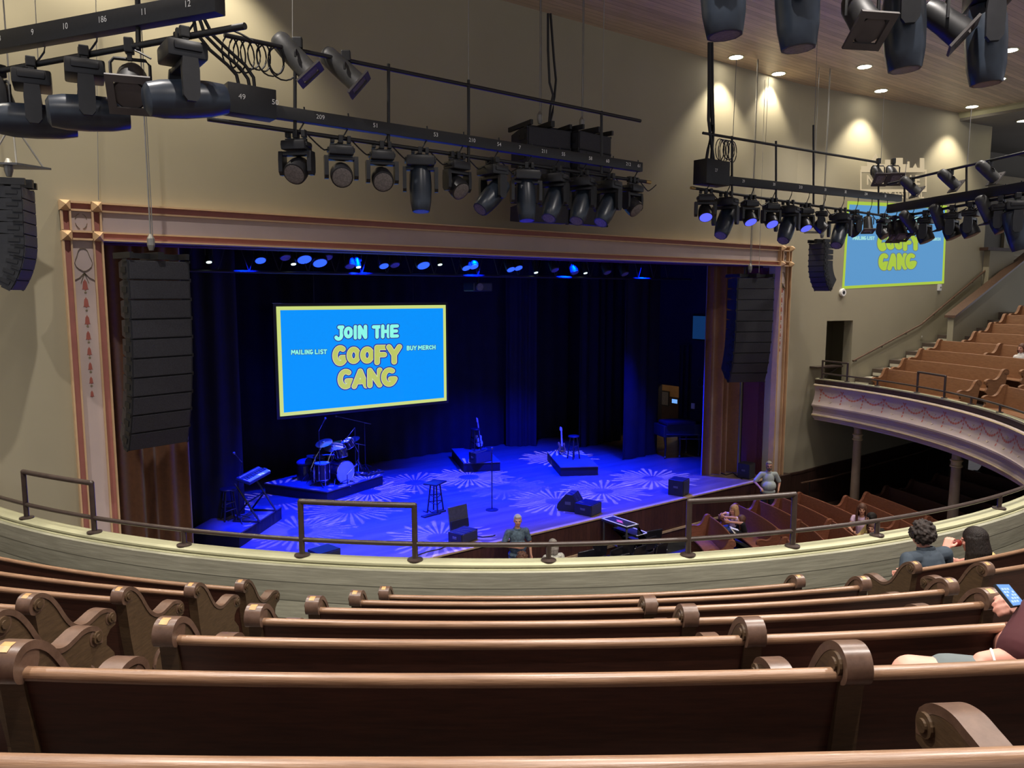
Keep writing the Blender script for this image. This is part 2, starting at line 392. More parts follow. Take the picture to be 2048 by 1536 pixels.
# gallery recess past the end of the side wall
b = MB()
wbox(b, WL-.3, WL+9, 3, ZCEIL, -2.6, -2.8); wbox(b, WL-.35, WL-.2, 3, ZCEIL, -.25, -2.7)
struct(b.build('wall_recess', 'grey_ceiling'), 'grey wall of the gallery recess', 'wall')
sL, zL = wsz(1958, 497); sR, zR = wsz(2012, 500)
b = MB(); wbox(b, sL, sR+.05, zL-.07, zL+.03, .02, .3); struct(b.build('trim_2', 'wainscot_wood'), 'brown ledge at the wall corner', 'trim')
b = MB(); wbox(b, sL+.25, sR+.1, 5.2, zL-.07, .02, .22); struct(b.build('wall_stairhead', 'wall_paint'), 'wall under the corner ledge', 'wall')
pA = at_wall(2012, 455, -2.5); pB = at_wall(2060, 540, -2.5)
b = MB(); sA = (Vector((pA.x, pA.y))-WA).dot(wd); sB = (Vector((pB.x, pB.y))-WA).dot(wd)
wbox(b, sA, sB+1.5, pB.z-2.5, pA.z, -2.5, -2.56); wbox(b, sA-.12, sA, pB.z-2.5, pA.z+.12, -2.46, -2.58)
zz = pA.z
while zz > pB.z-1.2: wbox(b, sA+.3, sB+1.3, zz-.42, zz-.30, -2.42, -2.5); zz -= .34
struct(b.build('door_1', 'door_paint'), 'louvred beige door in the gallery recess', 'door')
# the arch beam above the recess
b = MB(); a0, z_ = wsz(1982, 330); wbox(b, WL-.1, WL+9, z_-.18, z_+.12, -1.6, -2.6); struct(b.build('trim_3', 'door_paint'), 'pale beam over the gallery recess', 'trim')

# floors
b = MB(); b.box((14, 4, -.1), (48, 30, .2)); struct(b.build('floor', 'floor_boards'), 'wooden floor of the main level', 'floor')
b = MB(); b.box((9.2, 11.72, .006), (17.6, 1.36, .012)); struct(b.build('floor_carpet', 'carpet_black'), 'black carpet strip before the stage', 'carpet')

# ---------------------------------------------------------------- stage
b = MB(); b.box((9.4, 17.01, ZS-.1), (23.5, 9.16, .2)); st_ = struct(b.build('floor_stage', 'stage_boards'), 'wide wooden stage floor', 'floor')
YF = 12.42
b = MB(); b.box((8.55, YF-.01, .5), (19.1, .05, 1.02)); struct(b.build('wall_stage_front', 'stage_front_wood'), 'dark beadboard front of the stage', 'wall')
b = MB(); b.box((8.45, YF-.02, ZS-.018), (18.9, .10, .045), bev=.012); struct(b.build('trim_4', 'lip_wood'), 'pale wooden nosing along the stage edge', 'trim')
b = MB(); b.box((8.45, YF-.05, .33), (18.9, .04, .05)); struct(b.build('trim_5', 'lip_wood'), 'thin rail low on the stage front', 'trim')
# black box of the stage house
b = MB(); b.box((9, 21.3, 4.6), (26, .2, 7.4)); struct(b.build('wall_stage_back', 'wall_dark'), 'black back wall of the stage', 'wall')
b = MB(); b.box((-2.4, 17, 4.6), (.2, 8.7, 7.4)); struct(b.build('wall_stage_left', 'wall_dark'), 'black wall left of the stage', 'wall')
b = MB(); b.box((9, 17, 8.5), (26, 9, .2)); struct(b.build('ceiling_stage', 'wall_dark'), 'black ceiling over the stage', 'ceiling')
XW = 20.6
dA = at_x(1317, 768, XW); dB = at_x(1376, 772, XW)
y1, y0 = dA.y, dB.y; zt = dA.z
b = MB()
b.box((XW+.1, (12.9+y0)/2, 4.6), (.2, y0-12.9, 7.4)); b.box((XW+.1, (y1+21.3)/2, 4.6), (.2, 21.3-y1, 7.4)); b.box((XW+.1, (y0+y1)/2, (zt+8.3)/2), (.2, y1-y0, 8.3-zt))
struct(b.build('wall_stage_right', 'wall_dark'), 'dark backstage wall with a lit doorway', 'wall')
b = MB()
b.mi = 0; b.box((23.6, 19, 3.1), (.1, 7, 2.3)); b.mi = 1; b.box((23.55, 19, 1.5), (.1, 7, .95)); b.box((22.2, 19, 1.0), (2.9, 7, .1)); b.mi = 0; b.box((22.2, 22.4, 2.6), (2.9, .1, 3.4)); b.box((22.2, 15.6, 2.6), (2.9, .1, 3.4)); b.mi = 2; b.box((22.2, 19, 4.3), (2.9, 7, .1))
struct(b.build('wall_backstage', ['warm_panel', 'wainscot_wood', 'grey_ceiling']), 'warm wood panelled room behind the stage', 'wall')

# proscenium trim
YP = D-.02
def py(x, y): p = at_y(x, y, D); return p.x, p.z
xo, zo = at_y(117, 402, D).x, at_y(117, 402, D).z
xr2 = at_y(1571, 600, D).x
LW = XL-xo                      # left jamb width
RW = xr2-XR
b = MB(); g = MB(); r = MB(); s_ = MB()
TH = zo-ZT
def band(x0, x1, z0, z1, mbs=(g, r, s_), horizontal=True):
    """one rose channel with gilt edges either side of a blush field"""
    pass
def bx(m, x0, x1, z0, z1, y0, y1): m.box(((x0+x1)/2, (y0+y1)/2, (z0+z1)/2), (abs(x1-x0), abs(y1-y0), abs(z1-z0)))
def bandset(m_g, m_r, m_s, lo, hi, a, c, horiz):
    """profile across lo..hi, running a..c"""
    w = hi-lo; f = lambda t: lo+w*t
    def put(m, t0, t1, d):
        if horiz: bx(m, a, c, f(t0), f(t1), D+.01, D-d)
        else: bx(m, f(t0), f(t1), a, c, D+.01, D-d)
    put(m_g, 0, .045, .16); put(m_r, .045, .20, .07); put(m_g, .20, .245, .12)
    put(m_s, .245, .755, .05); put(m_g, .755, .80, .12); put(m_r, .80, .955, .07); put(m_g, .955, 1, .16)
bandset(g, r, s_, ZT, zo, XL, XR, True)
bandset(g, r, s_, xo, XL, ZS, ZT, False)
bandset(g, r, s_, XR, xr2, 1.1, ZT, False)
for (x0, x1) in ((xo, XL), (XR, xr2)):
    w = x1-x0
    bx(s_, x0+.22*w, x1-.22*w, ZT+.22*TH, zo-.22*TH, D+.01, D-.06)
    for (u0, u1, v0, v1) in ((0, 1, .0, .05), (0, 1, .95, 1), (0, 1, .20, .25), (0, 1, .75, .80)):
        bx(g, x0+u0*w, x0+u1*w, ZT+v0*TH, ZT+v1*TH, D+.01, D-.15)
        bx(g, x0+v0*w, x0+v1*w, ZT+u0*TH, ZT+u1*TH, D+.01, D-.15)
    bx(r, x0, x1, ZT, zo, D+.02, D-.045)
    for u in (.11, .89):
        for v in (.11, .89):     # pyramid blocks
            cx, cz = x0+u*w, ZT+v*TH; h = .125*w; k = .125*TH
            g.add([(cx-h, D-.16, cz-k), (cx+h, D-.16, cz-k), (cx+h, D-.16, cz+k), (cx-h, D-.16, cz+k), (cx, D-.28, cz), (cx-h, D, cz-k), (cx+h, D, cz-k), (cx+h, D, cz+k), (cx-h, D, cz+k)],
                  [(0, 1, 4), (1, 2, 4), (2, 3, 4), (3, 0, 4), (5, 6, 1, 0), (6, 7, 2, 1), (7, 8, 3, 2), (8, 5, 0, 3)])
fr = struct(r.build('trim_6', 'rose_paint'), 'rose and gilt frame around the stage opening', 'trim')
for (m, nm, mt) in ((g, 'gilt_moulding', 'gilt_edge'), (s_, 'blush_field', 'blush_paint')): m.build(nm, mt, fr)
# stencils on the jambs: a wreath and eight bells each
bm_ = MB(); ol = MB()
for (x0, x1, pts) in ((xo, XL, ((169, 570), (170, 605), (173.5, 640), (175, 671), (177.5, 702), (179, 732), (181, 760), (182.5, 787))), (XR, xr2, ((1553.5, 580), (1553, 600), (1552, 619), (1551.5, 636), (1551, 653), (1550, 670), (1549.5, 686), (1548.5, 700)))):
    cx = (x0+x1)/2; w = x1-x0
    for i, (px_, py_) in enumerate(pts):
        cz = at_y(px_, py_, D).z; k = .062*(1-.055*i)
        sh = [(-.75, -.8), (-.95, -1), (-.3, -1), (-.15, -1.25), (.15, -1.25), (.3, -1), (.95, -1), (.75, -.8), (.62, .2), (.5, .75), (.2, 1), (.12, 1.25), (-.12, 1.25), (-.2, 1), (-.5, .75), (-.62, .2)]
        bm_.prism([(cx+u*k*.72, cz+v*k) for u, v in sh], lambda u, v, q: Vector((u, q, v)), (D-.05, D-.056))
        ol.prism([(cx+.016*cos(t*PI/3), cz+k*1.25+.07+.016*sin(t*PI/3)) for t in range(6)], lambda u, v, q: Vector((u, q, v)), (D-.05, D-.056))
    cz0 = at_y(pts[0][0]-3, pts[0][1]-46 if x0 == xo else pts[0][1]-22, D).z
    ring = [Vector((cx+.10*cos(t)*(1-.2*sin(3*t)), D-.055, cz0+.16*sin(t)+.03)) for t in [2*PI*i/20 for i in range(20)]]
    ol.tube(ring, .02, 5, closed=True, ry=.003)
    for sx in (-1, 1):
        ol.tube([Vector((cx, D-.055, cz0-.15)), Vector((cx+sx*.06, D-.055, cz0-.22)), Vector((cx+sx*.13, D-.055, cz0-.26)), Vector((cx+sx*.17, D-.055, cz0-.22))], [.02, .02, .02, .008], 5, ry=.003)
        ol.tube([Vector((cx, D-.055, cz0-.15)), Vector((cx+sx*.05, D-.055, cz0-.30))], [.02, .012], 5, ry=.003)
    czc = (ZT+zo)/2
    for q in range(4):
        a0 = PI/4+q*PI/2
        ol.tube([Vector((cx+.15*cos(a0+t)*w, D-.07, czc+.2*sin(a0+t)*TH)) for t in (-.55, -.2, .2, .55)], [.005, .022, .022, .005], 5, ry=.003)
bm_.build('stencil_bells', 'bell_paint', fr); ol.build('stencil_wreaths', 'olive_paint', fr)
# reveals of the opening
b = MB(); b.box((XR+.15, D+.55, 3.9), (.3, .7, 5.9)); b.box((XL-.15, D+.55, 3.9), (.3, .7, 5.9)); b.box(((XL+XR)/2, D+.55, ZT+.15), (XR-XL, .7, .3))
struct(b.build('trim_7', 'deep_rose'), 'deep rose reveal inside the stage opening', 'trim')
b = MB(); b.box((XR+.3, D+1.1, 4.6), (.7, .3, 7.3)); struct(b.build('wall_wing', 'grey_ceiling'), 'grey strip of wall behind the reveal', 'wall')

# ---------------------------------------------------------------- balcony front (one horseshoe)
ZP = 3.78
T0, T1 = R_(150), R_(352.4)
N_ = 120
Zb = 2.62
b = MB(); b.mi = 0
b.arc([(10.16, 2.9), (10.10, 2.9), (10.10, 3.72), (10.16, 3.72)][::-1], T0, T1, N_)
bal = struct(b.build('wall_balcony', 'parapet_boards', smooth=30), 'curved balcony parapet of grey-green boards', 'wall')
b = MB(); b.arc([(9.96, ZP-.03), (9.96, ZP), (10.08, ZP), (10.105, ZP-.012), (10.105, ZP-.03), (10.09, ZP-.036), (10.09, ZP-.046), (10.115, ZP-.05), (10.115, ZP-.075), (10.06, ZP-.09), (10.0, ZP-.09)], T0, T1, N_)
b.build('cap_board', 'cap_paint', bal, smooth=25)
b = MB(); b.arc([(9.94, ZP-.03), (9.94, ZP-.13), (9.98, ZP-.15), (10.12, ZP-.15), (10.0, ZP-.03)], T0, T1, N_); b.build('fascia', 'wainscot_wood', bal, smooth=25)
fz = [(9.95, 3.63), (9.90, 3.615), (9.90, 3.575), (9.94, 3.54), (9.965, 3.47), (9.965, 3.40), (9.95, 3.30), (9.92, 3.18), (9.87, 3.08), (9.84, 3.05), (9.84, 3.01), (9.88, 2.985), (9.90, 2.95), (9.92, 2.93), (9.92, 2.87), (9.90, 2.86), (9.905, 2.80), (9.87, 2.78), (9.87, 2.72), (9.90, 2.70), (9.92, 2.66), (9.97, 2.64), (9.97, 2.60), (10.12, 2.60), (10.12, 3.63)]
b = MB(); b.arc(fz, T0, T1, N_); b.build('frieze', 'frieze_paint', bal, smooth=25)
b = MB()
for (rr, z0, z1) in ((9.895, 3.575, 3.612), (9.865, 2.725, 2.775)):
    b.arc([(rr, z0), (rr-.012, (z0+z1)/2), (rr, z1), (rr+.03, z1), (rr+.03, z0)], T0, T1, N_)
b.build('gilt_bead', 'frieze_gold', bal, smooth=25)
# swags stencilled on the right-hand frieze
b = MB()
def fr_pt(th, z):
    zz = [(3.54, 9.94), (3.47, 9.965), (3.40, 9.965), (3.30, 9.95), (3.18, 9.92), (3.08, 9.87)]
    for (za, ra), (zb_, rb) in zip(zz, zz[1:]):
        if zb_ <= z <= za: r0 = rb+(ra-rb)*(z-zb_)/(za-zb_); break
    else: r0 = 9.9
    return pol(r0-.004, th, z)
def leaf(th, z, L, wv, a):
    dth = lambda u, v: (th+(u*cos(a)-v*sin(a))/9.94, z+(u*sin(a)+v*cos(a)))
    ps = [(-L, 0), (-L*.4, wv), (L*.5, wv*.8), (L, 0), (L*.5, -wv*.8), (-L*.4, -wv)]
    b.add([fr_pt(*dth(u, v)) for u, v in ps], [(0, 1, 2, 3, 4, 5)])
t = R_(-8.8); step = .72/9.94
while t > R_(-60):
    for k in range(-3, 4):
        if k == 0: continue
    for k in range(1, 8):
        u = k/8; leaf(t-step*u, 3.46-.17*4*u*(1-u), .050, .026, math.atan(-.17*4*(1-2*u)*-1/.72*1.0)*1.0)
    for k in range(4): leaf(t, 3.42-k*.085, .036, .024, PI/2)
    leaf(t+.03/9.9, 3.47, .04, .02, .8); leaf(t-.03/9.9, 3.47, .04, .02, PI-.8)
    t -= step
b.build('stencil_swags', 'frieze_pink', bal, doubles=False)
b = MB(); t = R_(-8.8)-step/2
while t > R_(-60):
    for sg in (-1, 1): b.tube([fr_pt(t+sg*.05/9.9, 3.40), fr_pt(t+sg*.025/9.9, 3.365), fr_pt(t, 3.355)], .006, 4); b.tube([fr_pt(t+sg*.05/9.9, 3.17), fr_pt(t+sg*.025/9.9, 3.15), fr_pt(t, 3.14)], .006, 4)
    t -= step
b.build('stencil_ties', 'frieze_gold', bal, doubles=False)
# underside of the balcony
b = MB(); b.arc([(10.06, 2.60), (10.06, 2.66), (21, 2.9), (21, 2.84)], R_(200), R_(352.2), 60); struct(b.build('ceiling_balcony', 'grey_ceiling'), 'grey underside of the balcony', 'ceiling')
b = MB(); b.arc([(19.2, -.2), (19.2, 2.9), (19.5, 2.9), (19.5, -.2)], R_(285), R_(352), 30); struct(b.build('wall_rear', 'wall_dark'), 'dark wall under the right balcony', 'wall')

# tiers of the near and left balcony
RK = lambda k: 15.53-.755*k      # pew line of row k (0 nearest the camera)
ZK = lambda k: 5.48-.27*k        # top rail height
FK = lambda k: ZK(k)-.92
b = MB()
for k in range(-1, 7):
    r0 = 10.1 if k == 6 else RK(k+1)+.10; r1 = RK(k)+.10
    b.arc([(r0, FK(k)-.35), (r0, FK(k)), (r1, FK(k)), (r1, FK(k)-.35)], R_(185), R_(290), 50)
struct(b.build('floor_balcony', 'tier_boards'), 'stepped wooden floor of the near balcony', 'floor')
RJ = lambda j: 11.0+.755*j; ZJ = lambda j: 4.13+.235*j; FJ = lambda j: ZJ(j)-.92
def th_wall(R):
    # angle where radius R meets the side wall
    s = 0
    lo, hi = 0.0, WL+6
    for _ in range(50):
        m = (lo+hi)/2; p = wpt(m, 0)
        if (Vector((p.x, p.y))-O).length < R: lo = m
        else: hi = m
    return ang(wpt(lo, 0))
b = MB()
for j in range(0, 11):
    r0 = 10.16 if j == 0 else RJ(j-1)+.10; r1 = RJ(j)+.10
    b.arc([(r0, FJ(j)-.3), (r0, FJ(j)), (r1, FJ(j)), (r1, FJ(j)-.3)], R_(-70), th_wall((r0+r1)/2)-.004, 40)
struct(b.build('floor_balcony_right', 'tier_boards'), 'stepped floor of the right balcony', 'floor')
# aisle steps along the wall
b = MB(); pad = MB()
for i in range(18):
    r0 = 11.10+.3775*i; r1 = r0+.3775; z = FJ(0)+.1175*(i+1); tw = th_wall(r0)-.006; te = R_(-14.3)
    b.arc([(r0, z-.115), (r0, z), (r1+.02, z), (r1+.02, z-.115)], te, tw, 6)
    pad.arc([(r0-.012, z-.085), (r0-.012, z+.006), (r0+.30, z+.006), (r0+.30, z-.085)], tw-.46/r0, tw-.02/r0, 3)
sp = struct(b.build('floor_steps', 'black_cloth'), 'dark aisle steps up the right balcony', 'steps')
pad.build('pale_nosing', 'step_pad', sp)
# stair wall with its brown cap
pa, pb, pc = at_y(1908, 634, 10.55), at_y(2048, 521, 10.55), at_y(1906, 700, 10.55)
sl = (pb.z-pa.z)/(pb.x-pa.x); xe = pb.x+3
b = MB(); b.prism([(pa.x, 3.4), (xe, 3.4), (xe, pa.z+sl*(xe-pa.x)), (pa.x, pa.z)], lambda u, v, w: Vector((u, w, v)), (10.55, 10.72)); sw = struct(b.build('wall_stair', 'wall_paint'), 'sloping wall beside the upper stairs', 'wall')
b = MB(); b.prism([(pa.x-.06, pa.z-.02), (xe, pa.z+sl*(xe-pa.x)), (xe, pa.z+sl*(xe-pa.x)+.06), (pa.x-.06, pa.z+.05)], lambda u, v, w: Vector((u, w, v)), (10.48, 10.80)); b.build('cap_board', 'pew_cap', sw)

# columns under the balcony
def column(px_, R, label):
    p = at_r(px_, 880, R); x, y = p.x, p.y; f = Vector((x, y, 0))
    t = thing('balcony_column', label, 'column', (x, y, 0), 0, 'columns under the balcony')
    MB().lathe([(.17, 0), (.17, .12), (.13, .16), (.125, .2), (.105, 2.1), (.105, 2.3), (.10, 2.6)], 20, f).build('shaft', 'column_paint', t, smooth=True)
    b = MB().lathe([(.10, 2.12), (.135, 2.14), (.135, 2.17), (.115, 2.19), (.115, 2.26), (.135, 2.28), (.14, 2.30), (.10, 2.32)], 20, f); b.build('gilt_collar', 'frieze_gold', t, smooth=True)
    MB().lathe([(.10, 2.45), (.15, 2.52), (.17, 2.6)], 20, f).build('capital', 'column_paint', t, smooth=True); t['kind'] = 'structure'
column(1715, 10.55, 'pale round column under the balcony end nearest the stage')
column(1916, 10.55, 'pale round column under the balcony further from the stage')
# ================================================================ pews
CAPP = [(.0, -.108), (-.033, -.09), (-.048, -.056), (-.044, -.014), (-.02, .025), (.025, .043), (.075, .037), (.112, .008), (.138, -.04), (.165, -.10), (.205, -.16), (.255, -.20), (.305, -.213), (.36, -.203), (.41, -.193), (.46, -.20), (.50, -.222), (.525, -.26), (.522, -.30)]
def catmull(P, k=3):
    out = []
    for i in range(len(P)-1):
        p0, p1, p2, p3 = P[max(i-1, 0)], P[i], P[i+1], P[min(i+2, len(P)-1)]
        for j in range(k):
            t = j/k; out.append(tuple(.5*((2*p1[q])+(-p0[q]+p2[q])*t+(2*p0[q]-5*p1[q]+4*p2[q]-p3[q])*t*t+(-p0[q]+3*p1[q]-3*p2[q]+p3[q])*t**3) for q in (0, 1)))
    return out+[P[-1]]
CAPF = catmull(CAPP, 5)
def pew(name, label, group, R, zr, th1, th2, ends, divs=(), mats=('pew_back', 'pew_rail', 'pew_end', 'pew_cap'), plates=(), hgt=.92, knob=True, simple=False, name_cat='pew'):
    """th1<th2 (about O).  ends: list of angles with a scroll end; divs: dividing arms"""
    f = zr-hgt; tm = (th1+th2)/2; org = pol(R, tm, f)
    t = thing(name, label, name_cat, org, 0, group)
    n = max(6, int((th2-th1)*R/.18))
    W, RL, EN, CP = mats; CP_ = CAPP if simple else CAPF
    b = MB(); b.arc([(R+.008, zr-.022), (R-.020, zr-.022), (R-.11, f+.43), (R-.11, f+.10), (R-.075, f+.10), (R-.075, f+.43)], th1, th2, n); b.build('backrest', W, t, smooth=30)
    b = MB(); b.arc([(R-.09, f+.40), (R-.50, f+.42), (R-.515, f+.435), (R-.505, f+.455), (R-.09, f+.435)], th1, th2, n); b.build('seat', 'pew_seat' if W == 'pew_back' else W, t, smooth=30)
    segs = sorted([th1]+list(divs)+[th2])
    rr = .018 if W == 'pew_back' else .02
    b = MB()
    for a, c in zip(segs, segs[1:]):
        m = max(5, int((c-a)*R/.15)); b.tube([pol(R+.002, a+(c-a)*i/m, zr-.020) for i in range(m+1)], rr, 10)
    b.build('top_rail', RL, t, smooth=True)
    for th in list(ends)+list(divs):
        c0 = pol(R, th, zr); u = Vector((-cos(th), -sin(th), 0)); w = Vector((-sin(th), cos(th), 0))
        P = lambda a, v, q: c0+u*a+w*q+Vector((0, 0, v))
        isd = th in divs and not simple; hw0 = .033 if isd else .037
        if simple: CE = [(a, v-.005) for a, v in CP_]
        else:
            CE = []
            for i, (a, v) in enumerate(CP_):
                f_ = min(1, max(0, (i-24)/22)); f_ = f_*f_*(3-2*f_); m_ = ((a-.03)*.64, .008+(v+.035)*.64); CE.append((m_[0]*(1-f_)+a*f_, m_[1]*(1-f_)+(v-.005)*f_))
        tops_ = CE[24::3] if not simple else CE[5:]
        body = [(a, v-.016) for a, v in tops_]+[(.48, -.33), (.45, -.36), (.445, -.40), (.47, -.43), (.50, -.47), (.505, -.51), (.46, -.55), (.44, -.60), (.455, -.68), (.48, -.76), (.50, -hgt), (.06, -hgt), (.055, -.5), (.012, -.25), (-.01, -.06), (-.02, .0)]
        b = MB(); b.prism(body, P, (-.032, .032)); e = b.build('pew_end', EN, t)
        b = MB(); st = []
        for i, (a, v) in enumerate(CE):
            a0, v0 = CE[max(i-1, 0)]; a1, v1 = CE[min(i+1, len(CE)-1)]; d = Vector((a1-a0, v1-v0)).normalized(); nx, nz = -d.y, d.x
            hw = hw0 if not simple else .04
            st.append([P(a, v, -hw), P(a, v, hw), P(a-nx*.022, v-nz*.022, hw), P(a-nx*.022, v-nz*.022, -hw)])
        b.sweep(None, st)
        dc, dr_ = ((.03, -.04), .072) if simple else ((.0, .008), .047)
        b.prism([(dc[0]+dr_*cos(q*PI/16), dc[1]+dr_*sin(q*PI/16)) for q in range(32)], P, (-hw0+.003, hw0-.003))
        if knob: b.prism([(.487+.040*cos(q*PI/6), -.267+.040*sin(q*PI/6)) for q in range(12)], P, (-hw0+.003, hw0-.003))
        cpo = b.build('arm_cap', CP, e, smooth=50)
        if knob:
            for sg in (-1, 1):
                for (ca, cv, r0) in ((dc[0], dc[1], dr_*.62), (.487, -.267, .027)):
                    b = MB(); b.prism([(ca+r0*cos(q*PI/8), cv+r0*sin(q*PI/8)) for q in range(16)], P, (sg*(hw0-.004), sg*(hw0+.008)))
                    b.prism([(ca+r0*.55*cos(q*PI/8), cv+r0*.55*sin(q*PI/8)) for q in range(16)], P, (sg*(hw0+.008), sg*(hw0+.014)))
                    if (sg > 0) == (th > tm) or (not simple and th in divs): b.build('scroll_boss', EN, e)
        if not simple:
            sg = 1 if th > tm else -1   # raised oval on the end panel
            MB().tube([P(.27+.075*cos(q*PI/8), -.55+.11*sin(q*PI/8), sg*.034) for q in range(16)], .014, 6, closed=True).build('carved_ring', CP, e, smooth=True)
        if th in plates:
            b = MB(); b.add([P(a, v, q) for q in (-.020, .010) for (a, v) in [(.0515*cos(R_(w_)), .008+.0515*sin(R_(w_))) for w_ in (128, 108, 88)]], [(0, 1, 4, 3), (1, 2, 5, 4)])
            b.build('number_plate', 'number_plate', e, doubles=False)['label'] = 'small brass number plate'
    return t
MT['pew_seat'] = MT['pew_back']
A2 = 2*PI
def th_of(x, y, R): 
    a = ang(at_r(x, y, R, far=False)); return a
# ---- near section, rows 0..6
LEFT = {1: (35, 1325), 2: (346, 1262), 3: (515, 1232), 4: (633, 1208), 5: (715, 1196), 6: (772, 1185)}
RIGHT = {3: (2000, 1213), 4: (1916, 1186), 5: (1741, 1178), 6: (1605, 1170)}
DIV = {1: (1715, 1346), 2: (1508, 1273), 3: (1378, 1236), 4: (1298, 1212)}
def thz(x, y, z): return ang(at_z(x, y, z))
NM = ['closest to the camera', 'second from the camera', 'third from the camera', 'fourth from the camera', 'fifth from the camera', 'sixth from the camera', 'next to the parapet']
dth0 = [thz(*DIV[k], ZK(k)) for k in DIV]
for k in range(7):
    z = ZK(k)
    a = thz(*LEFT[k], z) if k in LEFT else thz(*LEFT[1], ZK(1))-.04
    c = thz(*RIGHT[k], z) if k in RIGHT else R_(-102)+.0
    if k in DIV: dv = [thz(*DIV[k], z)]
    elif k == 0: dv = [thz(*DIV[1], ZK(1))+.004]
    else: dv = []
    ends = [a]+([c] if k in RIGHT else [])
    pew('pew', 'long dark wooden pew in the middle block of the near balcony, ' + NM[k], 'pews of the middle near block', RK(k), z, a, c, ends, dv, plates=tuple(ends))
# ---- left section
LN = {2: None, 3: (58, 1213), 4: (240, 1196), 5: (387, 1182), 6: (487, 1172)}
LL = {2: 'cut by the left photo edge', 3: 'its scroll second from the left edge', 4: 'third of its block counted towards the parapet', 5: 'second from the parapet', 6: 'nearest the parapet'}
gap3 = thz(*LN[3], ZK(3))
for k in (2, 3, 4, 5, 6):
    z = ZK(k)
    c = thz(*LN[k], z) if LN[k] else thz(3, 1243, z)
    pew('pew', 'dark wooden pew in the left near block, ' + LL[k], 'pews of the left near block', RK(k), z, R_(-160) if k > 3 else R_(-156), c, [c], (), plates=(c,))
# ---- right section
RN = {6: (1850, 1146), 5: (2015, 1157), 4: None}
for k in (6, 5):
    z = ZK(k); a = thz(*RN[k], z)
    pew('pew', {6: 'brown pew the seated couple lean on, behind the parapet', 5: 'brown pew in the row behind the seated couple'}[k], 'pews of the right near block', RK(k), z, a, R_(-84), [a], (), plates=(a,))
# a low arm of the next front bench at the far left
# ---- right balcony
RPM = ('right_pew_wood', 'right_pew_wood', 'right_pew_wood', 'right_pew_wood')
RLFT = [(1775, 738), (1812, 718), (1845, 699.5), (1882, 681), (1953, 665.6), (1985, 648), (2013, 630.6), (2044, 613)]
RRGT = {0: (1959, 759), 1: (2013, 738)}
ordn = ['lowest', 'second lowest', 'third from the rail', 'fourth from the rail', 'first above the start of the stair wall', 'second above the start of the stair wall', 'third above the start of the stair wall', 'topmost in view']
for j in range(8):
    a = R_(-34) if j not in RRGT else ang(at_r(*RRGT[j], RJ(j))); c = ang(at_r(*RLFT[j], RJ(j)))
    if j > 1: a = R_(-31.5)
    dv = [ang(at_r(2003, 691, RJ(3)))] if j == 3 else []
    pew('pew', 'light brown pew on the right balcony, ' + ordn[j], 'pews on the right balcony', RJ(j), ZJ(j), a, c, [a, c], dv, RPM, simple=True)
p_ = at_r(2014, 768, RJ(0)); c = ang(p_)
for j in (0, 1):
    pew('pew', 'light brown pew past the cross aisle on the right balcony, ' + ('by the rail' if j == 0 else 'behind the first'), 'pews past the cross aisle', RJ(j), ZJ(j), R_(-52), c-j*.004, [c-j*.004], (), RPM, simple=True)
# ---- main floor
FPM = ('floor_pew_wood',)*4
FP = [('a', 4.95, -24.5, -47, None, 'shortest, nearest the stage steps'), ('b', 6.12, -17.6, -37.9, None, 'second row from the stage'), ('c', 6.87, -16.2, -52, -31.6, 'third row from the stage'), ('d', 7.62, -15.6, -52, -31.6, 'fourth row from the stage'),
      ('e', 8.36, -15.0, -52, -31.6, 'fifth row from the stage'), ('f', 9.27, -19.4, -52, -31.7, 'sixth row, ahead of the first column'), ('g', 10.05, -18.6, -50, -31.4, 'seventh row, beside the columns')]
for (n, R, a, c, d, lb) in FP:
    pew('pew', 'reddish wooden pew on the main floor, ' + lb, 'pews on the main floor', R, .92, R_(c), R_(a), [R_(a), R_(c)], [R_(d)] if d else [], FPM, simple=True)
pew('pew', 'reddish pew on the main floor, low behind the shortest one, half hidden by the parapet', 'pews on the main floor', 6.12, .92, R_(-58), R_(-43), [R_(-43)], [], FPM, simple=True)
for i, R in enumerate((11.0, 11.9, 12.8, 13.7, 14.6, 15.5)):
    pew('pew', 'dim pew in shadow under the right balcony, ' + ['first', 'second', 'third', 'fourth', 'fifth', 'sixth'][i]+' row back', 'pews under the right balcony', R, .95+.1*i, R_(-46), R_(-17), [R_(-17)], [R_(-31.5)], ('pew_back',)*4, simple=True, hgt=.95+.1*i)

# ================================================================ rails on the parapet
def railing(name, label, th_posts, hoops, ths, the, group=None):
    tm = (ths+the)/2; t = thing(name, label, 'railing', pol(10.03, tm, ZP), 0, group)
    n = int(abs(the-ths)*10/.15); RR = 10.03
    MB().tube([pol(RR, ths+(the-ths)*i/n, ZP+.15) for i in range(n+1)], .022, 10).build('rail', 'rail_paint', t, smooth=True)
    inh = [a for h in hoops for a in h]
    for a in th_posts:
        if a in inh: continue
        b = MB().tube([pol(RR, a, ZP), pol(RR, a, ZP+.15)], .024, 10); b.lathe([(.068, 0), (.068, .012), (.03, .022)], 16, pol(RR, a, ZP)); b.build('post', 'rail_paint', t, smooth=True)
    for (a, c) in hoops:
        pts = [pol(RR, a+(c-a)*i/8, ZP+.50) for i in range(9)]
        b = MB().tube([pol(RR, a, ZP)]+[pol(RR, a, ZP+.50)], .026, 10); b.tube([pol(RR, c, ZP), pol(RR, c, ZP+.50)], .026, 10); b.tube(pts, .026, 10)
        for q in (a, c): b.lathe([(.07, 0), (.07, .012), (.03, .022)], 16, pol(RR, q, ZP)); b.sphere(pol(RR, q, ZP+.50), .027, 10, 6)
        b.build('guard_hoop', 'rail_paint', t, smooth=True)
    return t
PX = [(38, 1040), (170, 1071), (356, 1096), (595, 1118), (826, 1128), (1099, 1128), (1385, 1118), (1605, 1103), (1787, 1083)]
